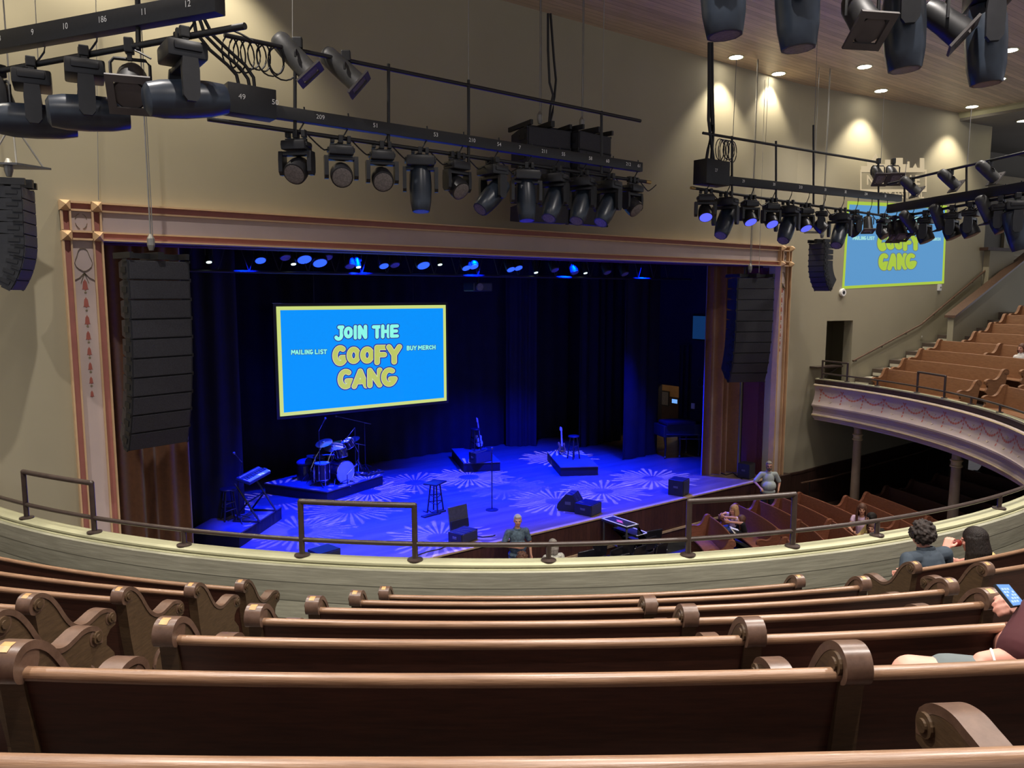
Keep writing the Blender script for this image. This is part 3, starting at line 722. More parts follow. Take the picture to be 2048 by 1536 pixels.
ths_ = [thz(x, y, ZP) for x, y in PX]
railing('parapet_rail', 'dark pipe rail with guard hoops along the near balcony parapet', ths_+[thz(2030, 1024, ZP)], [(ths_[0], ths_[1]), (ths_[3], ths_[4]), (ths_[6], ths_[7])], ths_[0]-R_(8), R_(-86))
PR = [(1647, 757), (1702, 763), (1780, 771), (1852, 785), (1915, 796), (1979, 809), (2044, 826)]
thr = [thz(x, y, ZP) for x, y in PR]
railing('parapet_rail', 'thin dark rail with guard hoops on the right balcony front', thr, [(thr[0], thr[1]), (thr[3], thr[4])], thr[0], R_(-60))
# handrail on the side wall
b = MB(); pts = [at_wall(1706, 722, .09), at_wall(1842, 649, .09), at_wall(2011, 507, .09)]
t = thing('wall_handrail', 'wooden handrail climbing the tan side wall', 'handrail', pts[0])
b.tube(pts, .03, 8); b.build('rail', 'pew_cap', t, smooth=True)
for k in (.05, .42, .78): 
    p = pts[0].lerp(pts[1], k); q = Vector((p.x-wn.x*.09, p.y-wn.y*.09, p.z-.06)); MB().tube([p, p-Vector((0, 0, .06)), q], .012, 6).build('bracket', 'black_metal', t)
for k in (.15, .38, .6, .85):
    p = pts[1].lerp(pts[2], k); q = Vector((p.x-wn.x*.09, p.y-wn.y*.09, p.z-.06)); MB().tube([p, p-Vector((0, 0, .06)), q], .012, 6).build('bracket', 'black_metal', t)
# lower handrail under the balcony
pts = [at_wall(1602, 966, .35), at_wall(1660, 955, .35), at_wall(1840, 905, .35), at_wall(1900, 884, .35)]
t = thing('floor_handrail', 'brass-coloured handrail rising below the right balcony', 'handrail', pts[0]); MB().tube(pts, .025, 8).build('rail', 'pew_cap', t, smooth=True)
for k in (0, 1, 2):
    p = pts[k].lerp(pts[k+1], .3); MB().tube([p, p-Vector((0, 0, .9))], .016, 6).build('post', 'black_metal', t)
# ================================================================ curtains and drapes
def drape(name, label, cat, p0, p1, z0, z1, folds, amp, m, group=None, thick=.02, ph=0.0):
    p0, p1 = Vector(p0), Vector(p1); d = (p1-p0); L = d.length; d.normalize(); n = Vector((-d.y, d.x))
    N = folds*10; b = MB()
    def off(i, k):
        u = i/N; s = sin(2*PI*folds*u+ph+.9*sin(2*PI*1.7*u+ph)); return amp*(.65*s+.35*sin(2*PI*folds*.37*u+1+ph))*(1+.15*k)
    zs = [z0+(z1-z0)*t for t in (0, .02, .25, .5, .75, 1)]
    vs = []; fs = []
    for side in (0, 1):
        for k, z in enumerate(zs):
            for i in range(N+1):
                q = p0+d*(L*i/N)+n*(off(i, (1-k/5)*.6)+side*thick); vs.append((q.x, q.y, z))
    w = N+1; h = len(zs); S = w*h
    for k in range(h-1):
        for i in range(N):
            a = k*w+i; fs += [(a, a+1, a+w+1, a+w), (S+a, S+a+w, S+a+w+1, S+a+1)]
    for i in range(N): fs += [(i, S+i, S+i+1, i+1), ((h-1)*w+i, (h-1)*w+i+1, S+(h-1)*w+i+1, S+(h-1)*w+i)]
    for k in range(h-1): fs += [(k*w, k*w+w, S+k*w+w, S+k*w), (k*w+N, S+k*w+N, S+k*w+w+N, k*w+w+N)]
    b.add(vs, fs); o = b.build(name, m, smooth=60); tag(o, label, cat, group); return o
c0, c1 = at_z(1405, 952, ZS), at_z(1482, 944, ZS)
drape('stage_curtain', 'golden brown house curtain gathered at the right side of the stage', 'curtain', (c0.x, c0.y), (c0.x+1.15, c0.y-.22), ZS+.01, 7.6, 4, .10, 'curtain_brown', 'gathered house curtains')
l0, l1 = at_y(236, 1000, 13.75), at_y(394, 1000, 13.75)
drape('stage_curtain', 'golden brown house curtain gathered behind the tall left speaker stack', 'curtain', (l0.x-.1, 13.6), (l1.x-.02, 13.9), ZS+.01, 7.6, 5, .09, 'curtain_brown', 'gathered house curtains', ph=1.3)
drape('stage_backdrop', 'black cloth backdrop across the rear of the stage', 'backdrop', (2.5, 20.6), (17.6, 20.6), ZS+.01, 8.2, 26, .07, 'drape_black')
p = at_z(1012, 893, ZS); q = at_z(1076, 893, ZS)
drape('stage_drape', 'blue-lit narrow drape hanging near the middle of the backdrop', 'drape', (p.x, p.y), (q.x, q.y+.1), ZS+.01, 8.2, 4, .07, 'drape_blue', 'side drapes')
p = at_z(1247, 921, ZS); drape('stage_drape', 'black side drape right of the risers', 'drape', (p.x, p.y), (at_y(1313, 900, p.y+.1).x, p.y+.1), ZS+.01, 8.2, 3, .06, 'drape_black', 'side drapes')
p = at_z(1140, 905, ZS); drape('stage_drape', 'black side drape further back, left of the doorway', 'drape', (at_y(1160, 880, 18.6).x, 18.6), (at_y(1240, 880, 18.8).x, 18.8), ZS+.01, 8.2, 5, .08, 'drape_black', 'side drapes')
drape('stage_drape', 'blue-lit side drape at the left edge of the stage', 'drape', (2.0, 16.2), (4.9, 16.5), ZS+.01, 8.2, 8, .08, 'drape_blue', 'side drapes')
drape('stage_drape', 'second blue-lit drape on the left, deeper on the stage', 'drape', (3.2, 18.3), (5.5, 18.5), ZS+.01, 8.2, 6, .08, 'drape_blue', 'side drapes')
b = MB(); 
# ================================================================ LED screen
YS = 18.6
def pS(x, y, off=0): return at_y(x, y, YS-off)
t = thing('projection_screen', 'large bright blue screen with JOIN THE GOOFY GANG in bubble letters', 'screen', pS(722, 832))
cn = [pS(552, 612), pS(892, 611), pS(893, 802), pS(562, 832)]
xl, xr = (cn[0].x+cn[3].x)/2, (cn[1].x+cn[2].x)/2; ztp, zbt = (cn[0].z+cn[1].z)/2, (cn[2].z+cn[3].z)/2
def slab(b, x0, x1, z0, z1, y0, y1): b.box(((x0+x1)/2, (y0+y1)/2, (z0+z1)/2), (abs(x1-x0), abs(y1-y0), abs(z1-z0)))
b = MB(); slab(b, xl-.08, xr+.08, zbt-.08, ztp+.08, YS+.03, YS+.13); b.build('screen_frame', 'black_metal', t)
b = MB(); slab(b, xl, xr, zbt, ztp, YS+.005, YS+.03); b.build('screen_border', 'screen_yellow', t)['label'] = 'yellow-green border'
b = MB(); slab(b, xl+.09, xr-.09, zbt+.09, ztp-.09, YS, YS+.01); b.build('screen_surface', 'screen_blue', t)
b = MB()
for x in (xl+1, xr-1): b.tube([(x, YS+.08, ztp+.05), (x, YS+.08, 8.3)], .008, 5)
b.build('hanging_wire', 'black_metal', t)
# bubble letters: strokes on a unit cell
arc_ = lambda cx, cy, rx, ry, a0, a1, n=12: [(cx+rx*cos(R_(a0+(a1-a0)*i/n)), cy+ry*sin(R_(a0+(a1-a0)*i/n))) for i in range(n+1)]
GL = {'J': [[(.45, .88), (.78, .88)], [(.66, .85)]+arc_(.40, .32, .27, .24, 0, -150)], 'O': [arc_(.5, .5, .27, .29, 0, 360, 18)], 'I': [[(.5, .12), (.5, .88)]], 'N': [[(.22, .12), (.22, .88), (.78, .12), (.78, .88)]],
 'T': [[(.16, .84), (.84, .84)], [(.5, .84), (.5, .12)]], 'H': [[(.22, .12), (.22, .88)], [(.78, .12), (.78, .88)], [(.22, .5), (.78, .5)]], 'E': [[(.80, .86), (.26, .86), (.26, .14), (.80, .14)], [(.26, .5), (.72, .5)]],
 'G': [arc_(.50, .5, .32, .37, 58, 340, 14)+[(.82, .40), (.58, .40)]], 'F': [[(.80, .86), (.28, .86), (.28, .12)], [(.28, .5), (.72, .5)]], 'Y': [[(.18, .88), (.5, .48), (.82, .88)], [(.5, .5), (.5, .12)]],
 'A': [[(.16, .12), (.5, .86), (.84, .12)], [(.30, .34), (.70, .34)]], 'M': [[(.14, .12), (.20, .88), (.5, .4), (.80, .88), (.86, .12)]], 'L': [[(.28, .88), (.28, .14), (.78, .14)]],
 'S': [arc_(.5, .69, .26, .19, 30, 270, 10)+arc_(.5, .31, .26, .19, 90, -150, 10)], 'B': [[(.26, .12), (.26, .88)], [(.26, .86)]+arc_(.5, .68, .24, .18, 90, -90, 8)+[(.26, .5)], [(.26, .5)]+arc_(.52, .31, .26, .19, 90, -90, 8)+[(.26, .12)]],
 'U': [[(.22, .88), (.22, .42)]+arc_(.5, .40, .28, .28, 180, 360, 10)+[(.78, .88)]], 'R': [[(.26, .12), (.26, .88)], [(.26, .86)]+arc_(.5, .68, .24, .18, 90, -90, 8)+[(.26, .5)], [(.45, .5), (.78, .12)]], 'C': [arc_(.52, .5, .30, .34, 45, 315, 14)], ' ': []}
def word(layers, s, x0, x1, yt0, yt1, yb0, yb1, place, step=.006):
    """word in a pixel quad; layers = (builder, stroke half width as share of the letter height, offset); letters overlap like stacked bubbles"""
    ws = [.62 if c == 'I' else (.45 if c == ' ' else (1.18 if c == 'M' else 1.0)) for c in s]; tot = sum(ws); acc = 0; ex = .10
    for li, (c, w_) in enumerate(zip(s, ws)):
        ua, ub = (acc-ex*w_)/tot, (acc+w_*(1+ex))/tot; acc += w_
        asp = ((x1-x0)*(ub-ua))/max(1e-6, abs(yb0-yt0))       # px width / px height
        for (b, wd, off) in layers:
            o_ = off+li*step
            def P(u, v):
                g = ua+(ub-ua)*u; X = x0+(x1-x0)*g; a = yb0+(yb1-yb0)*g; t_ = yt0+(yt1-yt0)*g; return place(X, a+(t_-a)*v, o_)
            for st in GL[c]:
                for (ax, ay), (bx_, by) in zip(st, st[1:]):
                    dx, dy = (bx_-ax)*asp, by-ay; L_ = math.hypot(dx, dy) or 1; nx, ny = -dy/L_*wd/asp, dx/L_*wd
                    b.add([P(ax+nx, ay+ny), P(bx_+nx, by+ny), P(bx_-nx, by-ny), P(ax-nx, ay-ny)], [(0, 1, 2, 3)])
                for (ax, ay) in st:
                    b.add([P(ax+wd/asp*cos(2*PI*i/14), ay+wd*sin(2*PI*i/14)) for i in range(14)], [tuple(range(14))])
Z = lambda x, y: (480+x/3.2, 460+y/3.2)
LAY = [('JOIN', 610, 812, 612, 606, 706, 697, 'screen_mint'), ('THE', 850, 1014, 606, 602, 697, 690, 'screen_mint'), ('GOOFY', 598, 1030, 738, 732, 872, 858, 'y'), ('GANG', 630, 1002, 890, 878, 1022, 1000, 'y'), ('MAILING LIST', 328, 556, 766, 762, 799, 795, 'screen_mint'), ('BUY MERCH', 1066, 1252, 740, 735, 772, 765, 'screen_mint')]
for (s, xa, xb, ta, tb, ba, bb, kd) in LAY:
    nav, mint, pale, yel = MB(), MB(), MB(), MB()
    X0, X1 = Z(xa, 0)[0], Z(xb, 0)[0]; T0_, T1_, B0_, B1_ = [Z(0, v)[1] for v in (ta, tb, ba, bb)]
    if kd == 'y': ly = [(nav, .185, .004), (pale, .135, .006), (yel, .115, .008)]
    else: ly = [(nav, .185, .004), (mint, .125 if len(s) < 6 else .11, .006)]
    word(ly, s, X0, X1, T0_, T1_, B0_, B1_, pS)
    q_ = nav.build('letter_outline', 'screen_navy', t, doubles=False)
    if kd == 'y': pale.build('letter_rim', 'screen_pale', q_, doubles=False); yel.build('yellow_lettering', 'screen_letter_yellow', q_, doubles=False)
    else: mint.build('mint_lettering', 'screen_mint', q_, doubles=False)
# ---- thin glowing panels off the side wall, standing in for a projector's light
t = thing('wall_projection', 'glowing panels of a projected blue picture with GOOFY GANG lettering on the tan side wall', 'projection', at_wall(1786, 577, .01))
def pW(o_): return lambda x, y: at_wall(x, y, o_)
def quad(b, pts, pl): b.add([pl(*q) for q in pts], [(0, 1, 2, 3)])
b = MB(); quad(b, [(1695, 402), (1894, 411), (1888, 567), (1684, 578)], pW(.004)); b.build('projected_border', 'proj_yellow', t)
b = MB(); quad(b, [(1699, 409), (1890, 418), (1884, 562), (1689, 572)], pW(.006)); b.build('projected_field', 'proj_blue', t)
K = lambda x, y: (1560+x/4.197, 400+y/4.197)
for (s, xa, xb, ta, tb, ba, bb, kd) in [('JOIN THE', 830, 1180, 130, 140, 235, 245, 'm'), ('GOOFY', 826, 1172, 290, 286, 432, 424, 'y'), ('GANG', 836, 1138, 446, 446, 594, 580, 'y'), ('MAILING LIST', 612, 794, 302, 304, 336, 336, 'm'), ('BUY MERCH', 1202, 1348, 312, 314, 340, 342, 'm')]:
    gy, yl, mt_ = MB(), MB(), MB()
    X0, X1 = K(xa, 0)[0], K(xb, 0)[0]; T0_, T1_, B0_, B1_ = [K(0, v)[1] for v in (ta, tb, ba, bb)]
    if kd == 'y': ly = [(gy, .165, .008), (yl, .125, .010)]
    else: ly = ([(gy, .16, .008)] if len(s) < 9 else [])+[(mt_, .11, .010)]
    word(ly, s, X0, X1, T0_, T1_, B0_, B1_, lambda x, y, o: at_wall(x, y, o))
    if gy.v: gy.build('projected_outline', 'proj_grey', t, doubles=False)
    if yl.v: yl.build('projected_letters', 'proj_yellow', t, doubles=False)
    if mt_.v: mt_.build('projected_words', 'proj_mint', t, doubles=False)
# ---- skyline and festival's name as flat glowing shapes, imitating light cast there
t = thing('wall_projection', 'flat glowing warm-light pattern of a skyline over NASHVILLE COMEDY FESTIVAL on the side wall', 'projection', at_wall(1786, 400, .01))
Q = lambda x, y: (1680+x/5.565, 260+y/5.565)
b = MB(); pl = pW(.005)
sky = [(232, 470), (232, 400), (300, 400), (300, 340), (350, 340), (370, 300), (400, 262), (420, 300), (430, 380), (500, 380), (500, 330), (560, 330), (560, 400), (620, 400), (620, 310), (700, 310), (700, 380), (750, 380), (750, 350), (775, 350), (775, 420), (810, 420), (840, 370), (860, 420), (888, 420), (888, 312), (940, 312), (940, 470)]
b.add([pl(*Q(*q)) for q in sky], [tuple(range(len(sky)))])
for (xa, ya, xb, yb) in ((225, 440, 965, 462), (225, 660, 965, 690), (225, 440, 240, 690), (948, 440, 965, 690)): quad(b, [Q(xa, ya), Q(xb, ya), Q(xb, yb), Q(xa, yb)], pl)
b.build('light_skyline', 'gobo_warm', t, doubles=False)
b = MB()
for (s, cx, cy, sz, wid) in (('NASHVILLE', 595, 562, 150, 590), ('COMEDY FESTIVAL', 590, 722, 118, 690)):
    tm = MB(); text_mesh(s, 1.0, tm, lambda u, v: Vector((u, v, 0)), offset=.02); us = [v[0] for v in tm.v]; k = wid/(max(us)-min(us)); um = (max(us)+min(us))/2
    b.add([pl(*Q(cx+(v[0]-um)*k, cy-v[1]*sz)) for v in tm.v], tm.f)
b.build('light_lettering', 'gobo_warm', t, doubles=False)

# ================================================================ risers
def riser(label, A, B, Dp, Ab, hgt=None):
    """A front corner, B along the right edge, Dp along the left edge (pixels on the top face); Ab = pixel under A on the floor"""
    f = at_z(*Ab, ZS); h = hgt or (at_y(A[0], A[1], f.y).z-ZS); zt = ZS+h
    a, b_, d = [at_z(*q, zt) for q in (A, B, Dp)]; e = b_+d-a
    t = thing('stage_riser', label, 'stage riser', ((a+e)/2).to_2d().to_3d()+Vector((0, 0, ZS)), 0, 'black stage risers')
    P = [(q.x, q.y) for q in (a, b_, e, d)]
    MB().prism(P, lambda u, v, w: Vector((u, v, w)), (zt-.03, zt)).build('deck', 'riser_top', t)
    ce = sum((Vector(q) for q in P), Vector((0, 0)))/4
    MB().prism([tuple(ce+(Vector(q)-ce)*.985) for q in P], lambda u, v, w: Vector((u, v, w)), (ZS+.002, zt-.03)).build('skirt', 'riser_skirt', t)
    return zt
Z1 = riser('black riser with the keyboard at the left of the stage', (478, 1067), (564, 1012), (372, 1065), (479, 1096))
Z2 = riser('large black riser carrying the drum kit', (654, 983), (767, 949), (528, 966), (655, 1005))
Z3 = riser('black riser with the upright bass guitar and amplifier, mid stage', (927, 926), (1001, 923), (903, 897), (927, 945))
Z4 = riser('black riser with a guitar and a stool, right of the mid stage', (1121, 934), (1197, 932), (1094, 903), (1121, 953))

# ================================================================ furniture and instruments
def stool(label, px_, z, h, r=.17, square=False, group='stage stools', rz=0):
    p = at_z(*px_, z); t = thing('bar_stool', label, 'stool', p, 0, group)
    b = MB()
    if square: b.box(p+Vector((0, 0, h-.02)), (.48, .36, .035), Matrix.Rotation(rz, 3, 'Z'), .01)
    else: b.lathe([(r, h-.04), (r+.01, h-.02), (r, h), (.02, h-.005)], 24, p)
    b.build('seat', 'black_plastic', t, smooth=30)
    for i in range(4):
        a = PI/4+i*PI/2+rz; MB().tube([p+Vector((r*.62*cos(a), r*.62*sin(a), h-.03)), p+Vector((r*1.15*cos(a), r*1.15*sin(a), .0))], .019, 8).build('leg', 'black_plastic', t, smooth=True)
    b = MB()
    for hh in (.3*h, .52*h):
        k = r*(1.15-.53*hh/h); q = [p+Vector((k*cos(PI/4+i*PI/2+rz), k*sin(PI/4+i*PI/2+rz), hh+(i % 2)*.05)) for i in range(4)]
        for i in range(4): b.tube([q[i], q[(i+1) % 4]], .011, 6)
    b.build('rung', 'black_plastic', t)
    return t
stool('black stool beside the keyboard on the left riser', (459, 1039), Z1, .68)
stool('black stool in front of the bass guitar on the middle riser', (951, 899), Z3, .66, r=.15)
stool('black round stool on the right riser by the guitar', (1147, 917), Z4, .68, r=.155)
stool('tall stool with a square top standing alone mid stage', (871, 1024), ZS, .72, square=True, rz=.5)
def micstand(label, foot, z, top, boom=None, tripod=False, mic=True, r=.011):
    p = at_z(*foot, z); q = at_y(top[0], top[1], p.y); q = Vector((p.x, p.y, q.z))
    t = thing('microphone_stand', label, 'microphone stand', p, 0, 'microphone stands')
    if tripod:
        for i in range(3):
            a = i*2*PI/3+.4; MB().tube([p+Vector((0, 0, .14)), p+Vector((.26*cos(a), .26*sin(a), .012))], .010, 6).build('leg', 'black_metal', t)
    else: MB().lathe([(.15, 0), (.15, .014), (.03, .035)], 24, p).build('base', 'black_metal', t, smooth=True)
    MB().tube([p+Vector((0, 0, .02)), q], r, 8).build('pole', 'black_metal', t, smooth=True)
    e = q
    if boom:
        pts = [q]+[at_y(x, y, p.y+dy) for x, y, dy in boom]; MB().tube(pts, .009, 8).build('boom', 'grey_metal', t, smooth=True); e = pts[-1]; d = (pts[-1]-pts[-2]).normalized()
    else: d = Vector((-.3, -.5, .7)).normalized()
    if mic:
        b = MB(); b.tube([e, e+d*.16], [.011, .018], 8); m = b.build('microphone', 'black_metal', t, smooth=True); MB().sphere(e+d*.18, .030, 10, 8).build('microphone_grille', 'grey_metal', m, smooth=True)
micstand('straight round-base microphone stand alone near the stage front', (984, 1020), ZS, (983.5, 906), r=.013)
micstand('microphone stand with a bent arm beside the keyboard', (480, 1043), Z1, (479, 960), [(484, 925, 0), (478, 918, -.02)], tripod=True)
micstand('thin microphone stand left of the drum kit', (641, 972), Z2, (641, 862), [(644, 850, 0)], tripod=True)
micstand('tall boom microphone stand behind the drum kit', (731, 938), Z2, (729, 846), [(742, 848, 0), (684, 835, 0)], tripod=True)
micstand('short microphone stand before the bass drum', (695, 970), Z2, (695, 949), [(704, 939, .05)], tripod=True)
micstand('small microphone stand over the percussion on the right of the kit', (712, 950), Z2, (703, 856), [(700, 868, 0)])
# keyboard on its A-frame stand
p = at_z(500, 1040, Z1); q = at_z(521, 1026, Z1); d = (q-p); d.z = 0; d.normalize(); n = Vector((-d.y, d.x, 0)); up_ = Vector((0, 0, 1))
c = (p+q)/2; hz = Z1+.86
t = thing('keyboard_stand', 'black folding stand under the keyboard', 'stand', c)
for s_ in (-.42, .42):
    b = MB(); 
    f = c+d*s_
    b.tube([f-n*.28+up_*.02, f+n*.22+up_*.82], .02, 6); b.tube([f+n*.28+up_*.02, f-n*.02+up_*.40], .02, 6); b.tube([f-n*.3+up_*.02, f+n*.3+up_*.02], .022, 6); b.build('frame', 'black_metal', t)
MB().tube([c-d*.42+up_*.40, c+d*.42+up_*.40], .018, 6).build('crossbar', 'black_metal', t)
rot = Matrix((d, n, up_)).transposed() @ Matrix.Rotation(.32, 3, 'X')
kc = c+up_*.90
t = thing('keyboard', 'stage keyboard with pale keys and controls on its stand', 'keyboard', kc)
MB().box(kc, (1.05, .32, .07), rot, .015).build('body', 'navy_plastic', t)
b = MB()
for i in range(36): b.box(kc+rot @ Vector((-.49+i*.028, -.07, .040)), (.025, .15, .016), rot)
ky = b.build('white_keys', 'ivory', t)
b = MB()
for i in range(36):
    if i % 7 not in (2, 6): b.box(kc+rot @ Vector((-.476+i*.028, -.03, .054)), (.014, .09, .014), rot)
b.build('black_keys', 'black_plastic', ky)
b = MB()
for i in range(14): b.box(kc+rot @ Vector((-.45+i*.07, .10, .040)), (.035, .03, .012), rot)
b.build('control_button', 'drum_head', t)
# ---- drum kit, every drum and stand its own thing
def drum(label, c, r, h, axis, group='drums of the kit', legs=None, nm='drum'):
    """c = centre of the shell"""
    axis = axis.normalized(); R3 = axis.to_track_quat('Z', 'Y').to_matrix(); base = c-Vector((0, 0, max(r, h/2)))
    t = thing(nm, label, 'drum', (c.x, c.y, Z2), 0, group)
    MB().lathe([(r, -h/2), (r, h/2)], 28, c, R3).build('shell', 'drum_shell', t, smooth=True)
    for s_ in (-1, 1):
        MB().lathe([(r*.98, s_*h/2-.004), (r*.98, s_*h/2+.004)], 28, c+axis*(.006*s_), R3).build('head', 'drum_head', t)
        b = MB(); b.tube([c+axis*(s_*h/2)+R3 @ Vector((r*1.03*cos(a), r*1.03*sin(a), 0)) for a in [2*PI*i/28 for i in range(28)]], .012, 6, closed=True); b.build('hoop', 'chrome', t, smooth=True)
    b = MB()
    for i in range(8):
        a = 2*PI*i/8; b.tube([c+R3 @ Vector((r*1.04*cos(a), r*1.04*sin(a), z)) for z in (-h/2, h/2)], .005, 5); b.box(c+R3 @ Vector((r*1.02*cos(a), r*1.02*sin(a), 0)), (.02, .02, .06), R3)
    b.build('tuning_rod', 'chrome', t)
    if legs:
        for i in range(3):
            a = 2*PI*i/3+.5; x = c+Vector((r*1.06*cos(a), r*1.06*sin(a), 0)); MB().tube([x+Vector((0, 0, .1)), Vector((x.x, x.y, Z2))], .009, 6).build('leg', 'chrome', t)
    return t
def on2(x, y): return at_z(x, y, Z2)
bd = on2(690, 968); 
fwd = Vector((.30, -.95, 0)).normalized()
bdt = drum('bass drum with a pale front skin facing the hall', bd+Vector((0, .25, .29)), .28, .38, fwd, nm='bass_drum')
for s_ in (-1, 1): 
    x = bd+Vector((0, .25, .15))+fwd*.1+Vector((-fwd.y, fwd.x, 0))*.27*s_; MB().tube([x, x+fwd*.1+Vector((-fwd.y, fwd.x, 0))*.12*s_-Vector((0, 0, .14))], .010, 6).build('leg', 'chrome', bdt)
drum('tall black floor drum at the left of the kit', on2(645, 970)+Vector((0, 0, .36)), .19, .40, Vector((0, 0, 1)), legs=True, nm='floor_drum')
drum('snare drum behind the bass drum', on2(667, 958)+Vector((0, .25, .52)), .17, .14, Vector((.05, .1, 1)), nm='snare_drum', legs=True)
drum('rack drum mounted above the bass drum', bd+Vector((.02, .25, .75)), .15, .22, Vector((-.15, .25, 1)), nm='rack_drum', legs=False)
drum('tilted drum at the right rear of the kit', on2(704, 956)+Vector((.05, .3, .86)), .15, .2, Vector((-.5, .1, 1)), nm='rack_drum', legs=False)
def cymbal(label, px_, y, r, tilt, base):
    f = on2(*base); c = at_y(px_[0], px_[1], f.y); t = thing('cymbal_stand', label, 'cymbal', (f.x, f.y, Z2), 0, 'cymbals of the kit')
    R3 = Vector(tilt).normalized().to_track_quat('Z', 'Y').to_matrix()
    MB().lathe([(r, 0), (r*.6, .018), (r*.22, .03), (r*.18, .05), (.01, .06), (r*.16, .044), (r*.2, .024), (r*.6, .012), (r, -.004)], 28, c, R3).build('cymbal', 'cymbal', t, smooth=True)
    MB().tube([c, Vector((f.x, f.y, max(Z2+.3, c.z-.35))), Vector((f.x, f.y, Z2+.25))], .011, 6).build('pole', 'chrome', t)
    for i in range(3):
        a = 2*PI*i/3+.8; MB().tube([Vector((f.x, f.y, Z2+.35)), Vector((f.x+.24*cos(a), f.y+.24*sin(a), Z2+.01))], .009, 6).build('leg', 'chrome', t)
cymbal('flat wide cymbal at the far left of the kit', (632, 913), 0, .24, (.1, -.05, 1), (622, 962))
cymbal('upper left tilted cymbal of the kit', (648, 886), 0, .22, (-.35, -.2, 1), (632, 966))
cymbal('broad middle cymbal over the bass drum', (667, 894), 0, .25, (-.2, -.25, 1), (657, 962))
cymbal('right cymbal by the tall stand of the kit', (705, 879), 0, .2, (-.3, -.1, 1), (717, 944))
f = on2(718, 941); t = thing('drum_hardware_stand', 'tall chrome stand at the right end of the kit', 'stand', f, 0)
MB().tube([f+Vector((0, 0, .2)), f+Vector((0, 0, .75))], .012, 6).build('pole', 'chrome', t)
for i in range(3):
    a = 2*PI*i/3; MB().tube([f+Vector((0, 0, .25)), f+Vector((.2*cos(a), .2*sin(a), .01))], .010, 6).build('leg', 'chrome', t)
MB().tube([f+Vector((-.16, .02, .78)), f+Vector((.2, -.02, .68))], .010, 6).build('arm', 'chrome', t)
c = on2(686, 945)+Vector((0, .3, .72)); t = thing('laptop', 'open laptop with pink edges behind the drums', 'laptop', c)
r3 = Matrix.Rotation(.25, 3, 'Z') @ Matrix.Rotation(-.5, 3, 'X'); MB().box(c, (.3, .02, .2), r3).build('lid', 'blue_panel', t)
b = MB(); 
for s_ in (-1, 1): b.box(c+r3 @ Vector((.15*s_, -.012, 0)), (.008, .01, .2), r3)
b.box(c+r3 @ Vector((0, -.012, -.1)), (.3, .01, .008), r3); b.build('edge', 'pink_tape_glow', t); MB().tube([c-Vector((0, 0, .08)), Vector((c.x, c.y, Z2))], .012, 6).build('pole', 'chrome', t)
f = on2(610, 958); t = thing('drum_throne', 'round dark seat draped with a cloth at the left rear of the kit', 'stool', f)
MB().lathe([(.20, .0), (.21, .36), (.20, .38)], 24, f).build('base', 'drum_shell', t, smooth=True)
b = MB(); b.sphere(f+Vector((0, 0, .44)), (.21, .19, .10), 14, 8); b.sphere(f+Vector((.08, -.05, .50)), (.1, .09, .07), 10, 6); b.build('cloth', 'jeans', t, smooth=True)
t = thing('pedal_board', 'row of small pedals and cables at the right edge of the drum riser', 'pedal board', on2(745, 948))
b = MB(); f = on2(745, 948); b.box(f+Vector((0, 0, .02)), (.62, .26, .04), Matrix.Rotation(.3, 3, 'Z')); b.build('board', 'black_plastic', t)
for i in range(5): MB().box(f+Matrix.Rotation(.3, 3, 'Z') @ Vector((-.24+i*.12, 0, .055)), (.07, .11, .035), Matrix.Rotation(.3, 3, 'Z'), .006).build('pedal', 'chrome' if i % 2 else 'navy_plastic', t)
